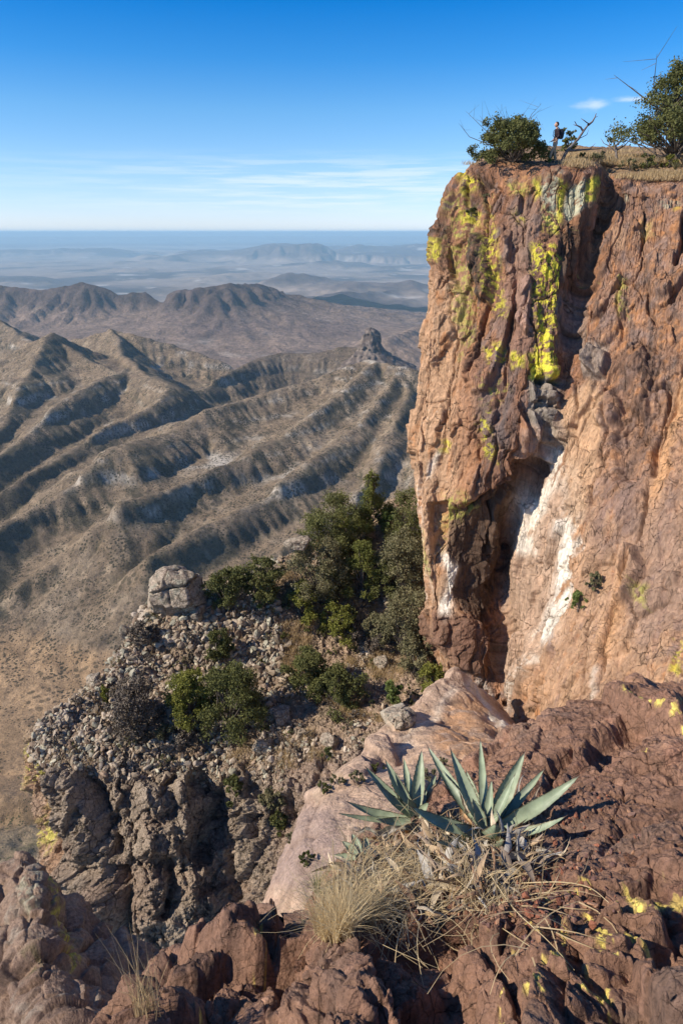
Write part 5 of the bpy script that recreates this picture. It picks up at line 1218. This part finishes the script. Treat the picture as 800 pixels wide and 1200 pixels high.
A2 = agave('larger grey green agave on the right, standing among its dead leaves', 568, 990,
 [(498,870,.28,.078,.05,.2),(526,874,.12,.085,.04,.1),(562,862,.34,.055,.02,.4),(616,878,.16,.095,.07,-.3),(682,906,.02,.088,.09,-.2),(576,912,.10,.055,.0,.3),(480,944,-.10,.092,.10,.2),
  (581,964,-.16,.100,.10,.0),(545,900,.26,.07,.03,.1),(514,900,.2,.06,.03,.3),(640,898,.14,.06,.05,-.2),(604,905,.05,.06,.03,.2),(665,955,-.12,.07,.12,.0),(510,985,-.22,.06,.12,.3),(553,935,.0,.07,.02,.2),(590,985,-.22,.08,.1,-.2),(596,935,.26,.07,.05,-.2),(650,940,.24,.075,.08,-.3),(532,965,-.16,.085,.09,.3)],
 [(668,984,-.05,.06,-.02,.3),(612,902,.30,.05,.1,.5),(640,1000,-.12,.075,.06,0),(560,1020,-.22,.07,.04,.4),(505,1015,-.2,.06,.05,.2),(690,960,.1,.05,.05,.3),(600,1025,-.2,.06,.03,.1),(470,1000,-.12,.05,.08,.4),(522,910,.3,.05,.05,.6),(634,910,.35,.05,.1,.6),(655,965,.15,.06,.05,.2),(540,1030,-.3,.05,.02,.1),(535,925,.1,.05,.06,.5),(550,938,.05,.045,.1,.9),(522,948,.0,.05,.05,.3),(556,912,.2,.04,.05,1.2),(604,962,-.1,.05,.1,.5),(585,925,.15,.04,.12,.8),(628,948,.05,.05,.08,1.0),(515,975,-.1,.05,.1,.2)], 11)
A1 = agave('smaller grey green agave on the left, nearest the dry grass tuft', 486, 972,
 [(450,888,.10,.075,.03,.2),(426,896,.04,.072,.06,.25),(494,876,.16,.080,.02,.0),(404,938,-.04,.066,.11,.2),(472,885,.22,.06,.02,.1),(512,905,.24,.06,.05,-.2),(478,935,-.02,.07,.05,.1),(438,915,-.03,.06,.05,.2),(462,905,.02,.06,.03,.1),(502,940,-.02,.06,.04,-.2),(440,960,-.1,.06,.1,.2),(392,952,-.06,.040,.08,.3),(500,925,.12,.055,.04,-.3)],
 [(415,975,-.1,.06,.06,.4),(440,1005,-.16,.06,.05,.1),(430,1010,-.1,.05,.1,.6),(478,1020,-.22,.06,.03,.0),(398,990,-.1,.045,.1,.4),(455,1030,-.25,.05,.05,.2),(505,1000,-.16,.055,.02,.2),(520,890,.2,.04,.05,.5)], 51)
A0 = agave('stunted half dead agave low on the left of the straw', 424, 1018,
 [(400,985,.03,.05,.05,.2),(412,976,.06,.05,.04,.1),(388,1002,.0,.045,.08,.2),(430,980,.08,.045,.03,-.2)], [(395,1030,-.06,.05,.06,.3),(410,1045,-.1,.05,.05,.1),(440,1040,-.1,.045,.05,.1)], 81)
# curled dead leaves and litter round the rosettes
rs = np.random.RandomState(9); C = np.concatenate([ledge_pts(520, 500, 1025, 110, 46, 1), ledge_pts(220, 575, 1005, 66, 26, 2)]); V_, F_, K_, nn = [], [], [], 0
for c in C:
    L = rs.uniform(.04, .15); a = rs.uniform(0, 6.28); el = rs.uniform(-.15, .6); ax = np.array([math.cos(a)*math.cos(el), math.sin(a)*math.cos(el), math.sin(el)]); sd_ = np.cross(ax, rs.normal(size=3)); sd_ /= np.linalg.norm(sd_); up_ = np.cross(sd_, ax)
    t = np.linspace(0, 1, 7); w = L*rs.uniform(.12, .3)*np.interp(t, [0, .4, 1], [.7, 1, .05]); bend = rs.uniform(-.35, .35)*L
    mid = c+np.array([0, 0, .012])+np.outer(t, ax*L)+np.outer(np.sin(t*math.pi)*bend, up_)
    vv = np.stack([mid-sd_*w[:, None]*.5+up_*w[:, None]*.3, mid, mid+sd_*w[:, None]*.5+up_*w[:, None]*.3], 1).reshape(-1, 3); i = np.arange(21).reshape(7, 3)
    V_.append(vv); F_.append(gridfaces(7, 3)+nn); nn += 21; K_.append(np.tile(np.array([(.42, .30, .18), (.30, .23, .17), (.58, .47, .32), (.22, .13, .08), (.40, .37, .32)][rs.randint(5)])*rs.uniform(.7, 1.1), (21, 1)))
o = mesh_np('leaf_litter', np.concatenate(V_), np.concatenate(F_), earth_mat('dead leaf', [(40., .25)], [(60., .003, 'n')], rough=.7), np.concatenate(K_)); tag(o, 'curled dead agave leaves and litter under the agaves', 'litter', kind='stuff')
def straws(name, label, P, lo, hi, wdt, seed, rise=.1, mat=STRAW):
    rs = np.random.RandomState(seed); n = len(P); a = rs.uniform(0, 2*math.pi, n); L = rs.uniform(lo, hi, n); e = rs.uniform(-.05, rise*3, n); k = 6; V = []
    bx = rs.normal(size=n)*.25; p0 = P+rs.normal(size=(n, 3))*[.01, .01, .006]+[0, 0, .012]
    for j in range(k):
        t = j/(k-1); aa = a+bx*t*2; c = p0+np.stack([np.cos(aa)*L*t, np.sin(aa)*L*t, L*e*np.sin(t*2.4)*.8], -1); s = np.stack([-np.sin(aa), np.cos(aa), rs.uniform(-.4, .4, n)*0+.3], -1)*wdt*.5*(1-.6*t); V += [c-s, c+s]
    V = np.stack(V, 1); m = 2*k; i = np.arange(n)[:, None]*m; F = np.concatenate([i+np.array([[2*q, 2*q+1, 2*q+3, 2*q+2]]) for q in range(k-1)])
    o = mesh_np(name, V.reshape(-1, 3), F, mat, smooth=False); return tag(o, label, 'straw', kind='stuff')
straws('straw', 'golden dry straw tangled below the agaves', np.concatenate([ledge_pts(560, 478, 1045, 92, 40, 3), ledge_pts(260, 440, 1060, 70, 40, 4), ledge_pts(30, 590, 1050, 60, 30, 6)]), .05, .24, .0024, 5, .16)
straws('dead_stalks', 'grey brown dead stalks lying on the rock under the agaves', np.concatenate([ledge_pts(200, 500, 1040, 100, 48, 7), ledge_pts(50, 620, 1070, 80, 60, 8)]), .08, .34, .004, 6, .12, STRAW2)
def tuft(label, px, py, n, h, w, lean, seed, rx=14, ry=8, mat=STRAW, wind=(0, 0), name='grass_tuft'):
    base = on(px, py, B_ledge, 2.4); P = ledge_pts(n, px, py, rx, ry, seed); rs = np.random.RandomState(seed); V, F = blades(P-base, h, w, rs, lean, 5, wind)
    o = mesh_np(name, V, F, mat, smooth=False); o.location = base.tolist(); return tag(o, label, 'grass tuft')
tuft('big blond dry grass tuft at the left edge of the ledge', 392, 1092, 1100, .20, .0024, .75, 21, 24, 14)
tuft('second dry grass tuft right behind the big blond one', 440, 1075, 320, .15, .0020, .8, 22, 26, 16)
tuft('low golden grass under the smaller agave', 480, 1040, 220, .12, .0019, .9, 23, 34, 16)
tuft('thin golden grass in front of the larger agave', 560, 1052, 130, .11, .0019, 1.0, 24, 44, 16)
tuft('sparse long grass growing from the cleft bottom left', 175, 1190, 60, .26, .0024, .45, 25, 18, 8, STRAW2, (.05, 0))
tuft('greenish thin grass at the edge left of the big tuft', 352, 1060, 160, .12, .0018, .7, 26, 16, 12, LF['yucca'])
tuft('small dry grass tuft right of the larger agave', 618, 1000, 40, .12, .0018, .8, 27, 16, 8, STRAW2)
# single long stalks
for i, (pts, lb) in enumerate([([(568,1030,.05),(600,1075,.03),(640,1110,.03),(672,1140,.01)], 'long straw stalk lying from the larger agave to the lichen'), ([(610,1040,.02),(655,1046,.05),(690,1052,.05),(724,1072,.01)], 'long curved straw stalk on the right of the agaves'),
                               ([(590,1050,.02),(560,1080,.04),(600,1105,.03),(620,1112,.01)], 'bent straw stalk below the larger agave'), ([(392,1080,.02),(388,1000,.22),(389,950,.36)], 'single upright grass stalk left of the agaves'), ([(505,1000,.04),(530,1040,.05),(560,1060,.03)], 'pale stalk crossing the straw between the agaves')]):
    W_ = []
    for x_, y_, up_ in pts:
        if 'upright' in lb: q_ = on(392, 1080, B_ledge, 2.4)+np.array([-.01*up_, 0, up_*1.0])
        else: q_ = on(x_, y_, B_ledge, 2.4)+np.array([0, 0, up_])
        W_.append(q_)
    W_ = np.array(W_); t = np.linspace(0, len(W_)-1, 24); Pp = np.stack([np.interp(t, range(len(W_)), W_[:, c]) for c in range(3)], -1)
    for _ in range(4): Pp[1:-1] = (Pp[:-2]+Pp[2:])/2
    g = Geo(); g.add(*tube(Pp-Pp[0], np.linspace(.0022, .0009, 24), 5)); o = g.mesh('grass_stalk', STRAW); o.location = Pp[0].tolist(); tag(o, lb, 'stalk')
# red gravel in the pocket and stones on the ledge
rs = np.random.RandomState(31); P = np.concatenate([ledge_pts(900, 560, 1050, 110, 38, 32), ledge_pts(500, 640, 1060, 90, 46, 33), ledge_pts(160, 690, 985, 60, 60, 34)]); sV, sF, sC, nn = [], [], [], 0
for p in P:
    T = temps1[rs.randint(8)] if rs.rand() < .7 else temps[rs.randint(14)]; F = I1[1] if len(T) == len(I1[0]) else I2[1]; s_ = .004+.014*rs.rand()**3
    V = (T@(rot3(rs)*np.array([1.2, .9, .7])).T)*s_+p+np.array([0, 0, s_*.3]); sV.append(V); sF.append(F+nn); nn += len(V)
    sC.append(np.tile(np.array([(.30, .12, .07), (.24, .14, .10), (.36, .20, .12), (.18, .10, .08)][rs.randint(4)])*rs.uniform(.7, 1.2), (len(V), 1)))
o = mesh_np('gravel', np.concatenate(sV), np.concatenate(sF), STONE, np.concatenate(sC), smooth=False); tag(o, 'small reddish gravel in the hollow before the agaves', 'gravel', kind='stuff')
for i, (x_, y_, s_, lb) in enumerate([(648, 1072, .035, 'orange brown stone right of the straw'), (612, 1092, .028, 'small brown stone below the larger agave'), (535, 1096, .05, 'squat dark stone in front of the straw'), (700, 1052, .03, 'small stone beside the curved stalk'), (352, 1132, .04, 'knobby brown stone under the big grass tuft'), (740, 1010, .035, 'reddish stone on the open rock at right'), (668, 1120, .026, 'flat little stone among the yellow lichen')]):
    p = on(x_, y_, B_ledge, 2.2); boulder('stone', lb, p+np.array([0, 0, s_*.15]), (s_*1.6, s_*1.3, s_), 60+i, sub=ico(4), n=9, rot=i, cat='stone', col0=(.30, .15, .09), col1=(.2, .11, .08), col2=(.34, .2, .14), amp=.04)

# ================================================================ THE HIKER
def skin(name, joints, edges, mat, parent, lv=2, root=0):
    me = bpy.data.meshes.new(name); me.from_pydata([j[:3] for j in joints], edges, []); ob = bpy.data.objects.new(name, me); scene.collection.objects.link(ob)
    ob.modifiers.new('skin', 'SKIN'); s = ob.modifiers.new('sub', 'SUBSURF'); s.levels = lv; s.render_levels = lv
    for k, j in enumerate(joints):
        v = me.skin_vertices[0].data[k]; r = j[3] if len(j) > 3 else .05; r2 = j[4] if len(j) > 4 else r; v.radius = (r, r2); v.use_root = (k == root)
    dg = bpy.context.evaluated_depsgraph_get(); dg.update(); m2 = bpy.data.meshes.new_from_object(ob.evaluated_get(dg)); bpy.data.objects.remove(ob)
    for pl in m2.polygons: pl.use_smooth = True
    m2.materials.clear(); m2.materials.append(mat); o = bpy.data.objects.new(name, m2); scene.collection.objects.link(o); o.parent = parent; return o
SKIN = simple_mat('skin', (.50, .30, .20), (.58, .36, .25), 8, rough=.55)
SHIRT = simple_mat('dark shirt', (.022, .016, .022), (.05, .035, .045), 12, rough=.85, bump=.004)
KHAKI = simple_mat('khaki trousers', (.36, .28, .19), (.46, .37, .26), 9, rough=.85, bump=.006)
PACK = simple_mat('backpack cloth', (.012, .015, .022), (.03, .034, .045), 14, rough=.7, bump=.004)
HAIR = simple_mat('dark hair', (.025, .016, .01), (.05, .035, .022), 30, rough=.6); BOOT = simple_mat('boot leather', (.05, .035, .025), (.09, .065, .045), 12)
hp = rim(648, 33.75, 190); fr = down(hp+np.array([-.30, 0, 0]), B_cliff); bk = down(hp+np.array([.14, .05, 0]), B_cliff)
hz0 = min(fr[2], bk[2])+.01; hk = empty('person', (hp[0], hp[1], hz0), 'hiker in dark shirt and khaki trousers with backpack standing at the cliff edge looking left', 'person')
fz, bz = fr[2]-hz0, bk[2]-hz0
# x: negative is the way he faces; y: negative is towards the camera
H_ = [(0, 0, .95, .13, .10), (.02, 0, 1.12, .12, .09), (.03, 0, 1.30, .15, .10), (.02, 0, 1.43, .12, .075), (.0, 0, 1.51, .052), (-.015, 0, 1.57, .06),           # 0-5 pelvis..neck
      (.02, -.19, 1.42, .055), (.07, -.23, 1.16, .042), (-.10, -.20, .98, .03), (-.15, -.19, .96, .034, .018),                                                    # 6-9 near arm, hand
      (.02, .19, 1.42, .055), (.04, .24, 1.15, .042), (-.12, .18, .98, .03), (-.17, .16, .96, .034, .018),                                                        # 10-13 far arm
      (0, -.09, .90, .095), (-.17, -.10, .50+fz*.5, .062), (-.28, -.10, .10+fz, .042), (-.40, -.11, .045+fz, .035),                                               # 14-17 front leg
      (.0, .09, .90, .095), (.02, .10, .50+bz*.5, .062), (.12, .10, .10+bz, .042), (.0, .11, .045+bz, .035)]                                                       # 18-21 back leg
E_ = [(0, 1), (1, 2), (2, 3), (3, 4), (4, 5), (3, 6), (6, 7), (7, 8), (8, 9), (3, 10), (10, 11), (11, 12), (12, 13), (0, 14), (14, 15), (15, 16), (16, 17), (0, 18), (18, 19), (19, 20), (20, 21)]
# head grown from an egg with brow, nose, chin and ears, then fused with the fingers into one body mesh
V, F = ico(4); V = V.copy(); hd = V*np.array([.098, .076, .118]); f = np.clip(-V[:, 0], 0, 1)
hd[:, 0] -= .030*np.exp(-((V[:, 1]/.16)**2+((V[:, 2]+.12)/.22)**2))*(V[:, 0] < 0)                          # nose
hd[:, 0] += .014*np.exp(-(((np.abs(V[:, 1])-.36)/.16)**2+((V[:, 2]-.10)/.13)**2))*(V[:, 0] < 0)            # eye sockets
hd[:, 0] -= .010*np.exp(-((V[:, 1]/.3)**2+((V[:, 2]+.52)/.08)**2))*(V[:, 0] < 0); hd[:, 0] += .008*np.exp(-((V[:, 1]/.3)**2+((V[:, 2]+.62)/.05)**2))*(V[:, 0] < 0)   # lips
hd[:, 1] *= 1-.30*np.clip(-V[:, 2], 0, 1)**1.2; hd[:, 0] -= .012*np.clip(-V[:, 2]-.5, 0, .5)*(V[:, 0] < 0)  # jaw, chin
hd[:, 1] += np.sign(V[:, 1])*.022*np.exp(-(((V[:, 0]-.12)/.14)**2+((V[:, 2]+.02)/.22)**2))*(np.abs(V[:, 1]) > .5)   # ears
hd += np.array([-.03, 0, 1.665])
body = skin('body', H_, E_, SKIN, hk)
import bmesh
bm = bmesh.new(); bm.from_mesh(body.data)
vs = [bm.verts.new(v) for v in hd]; [bm.faces.new([vs[i] for i in fc]) for fc in F]
def finger(pts, r):
    v_, f_ = tube(np.array(pts), r, 6); q = [bm.verts.new(v) for v in v_]
    for fc in f_: bm.faces.new([q[i] for i in fc])
    bm.faces.new(q[:6][::-1]); bm.faces.new(q[-6:])
for (hx, hy, hz_, sg) in ((-.15, -.19, .96, -1), (-.17, .16, .96, 1)):
    for k_, (ln, dy) in enumerate(((.070, -.027), (.078, -.009), (.074, .009), (.058, .026))):
        finger([(hx-.01, hy+dy, hz_+.005), (hx-.035-ln*.3, hy+dy, hz_-.005), (hx-.045-ln*.55, hy+dy, hz_-.025), (hx-.045-ln*.65, hy+dy, hz_-.05)], [.011, .0095, .0085, .006])
    finger([(hx+.02, hy+.02*-sg*1.2, hz_+.0), (hx-.01, hy-sg*.045, hz_-.012), (hx-.035, hy-sg*.05, hz_-.03)], [.013, .011, .008])
bm.to_mesh(body.data); bm.free()
for pl in body.data.polygons: pl.use_smooth = True
ins = 1.17
skin('shirt', [(0, 0, .93, .145, .115), (.02, 0, 1.12, .14, .11), (.03, 0, 1.30, .17, .12), (.02, 0, 1.435, .125, .085), (.01, 0, 1.475, .075), (.02, -.195, 1.42, .07), (.07, -.23, 1.16, .056), (-.04, -.21, 1.03, .046), (.02, .195, 1.42, .07), (.04, .24, 1.15, .056), (-.06, .20, 1.03, .046)],
     [(0, 1), (1, 2), (2, 3), (3, 4), (3, 5), (5, 6), (6, 7), (3, 8), (8, 9), (9, 10)], SHIRT, hk)
skin('trousers', [(0, 0, .97, .142, .112), (0, 0, .88, .14, .115), (-.01, -.09, .80, .105), (-.17, -.10, .50+fz*.5, .078), (-.27, -.10, .14+fz, .062), (.0, .09, .80, .105), (.025, .10, .50+bz*.5, .078), (.11, .10, .14+bz, .062)],
     [(0, 1), (1, 2), (2, 3), (3, 4), (1, 5), (5, 6), (6, 7)], KHAKI, hk)
for (x_, y_, z_) in ((-.28, -.10, fz), (.12, .10, bz)): skin('boot', [(x_+.04, y_, z_+.06, .05, .05), (x_, y_, z_+.13, .058, .055), (x_-.08, y_-.005, z_+.055, .05, .05), (x_-.19, y_-.01, z_+.042, .04, .035)], [(0, 1), (0, 2), (2, 3)], BOOT, hk, root=0)
skin('backpack', [(.22, 0, 1.02, .12, .13), (.24, 0, 1.2, .145, .15), (.23, 0, 1.4, .12, .13), (.20, 0, 1.50, .07, .09)], [(0, 1), (1, 2), (2, 3)], PACK, hk)
g = Geo()
for sgn in (-1, 1): g.add(*tube([(.14, sgn*.10, 1.44), (.03, sgn*.12, 1.54), (-.11, sgn*.11, 1.42), (-.13, sgn*.13, 1.22), (.04, sgn*.17, 1.05), (.16, sgn*.12, 1.05)], .017, 6))
g.mesh('shoulder_straps', PACK, hk)
hv = V*np.array([.106, .083, .118])+np.array([-.022, 0, 1.675]); keep = np.array([not ((V[q, 0] < -.35 and V[q, 2] < .62) or V[q, 2] < -.45 or (V[q, 2] < .1 and V[q, 0] < .0)) for q in range(len(V))])
hv = hv+(V/np.linalg.norm(V, axis=1)[:, None])*(fbm(V, 5, 3, seed=1)*.006+.003)[:, None]
Fh = np.array([fc for fc in F if keep[fc].all()]); mesh_np('hair', hv, Fh, HAIR, parent=hk)
g = Geo()
for sy in (-1, 1): e_, ef = ico(2); g.add(e_*np.array([.008, .011, .006])+np.array([-.107, sy*.028, 1.678]), ef)
g.mesh('eyes', simple_mat('eyes', (.02, .015, .01), (.05, .04, .03), 20, rough=.3), hk)
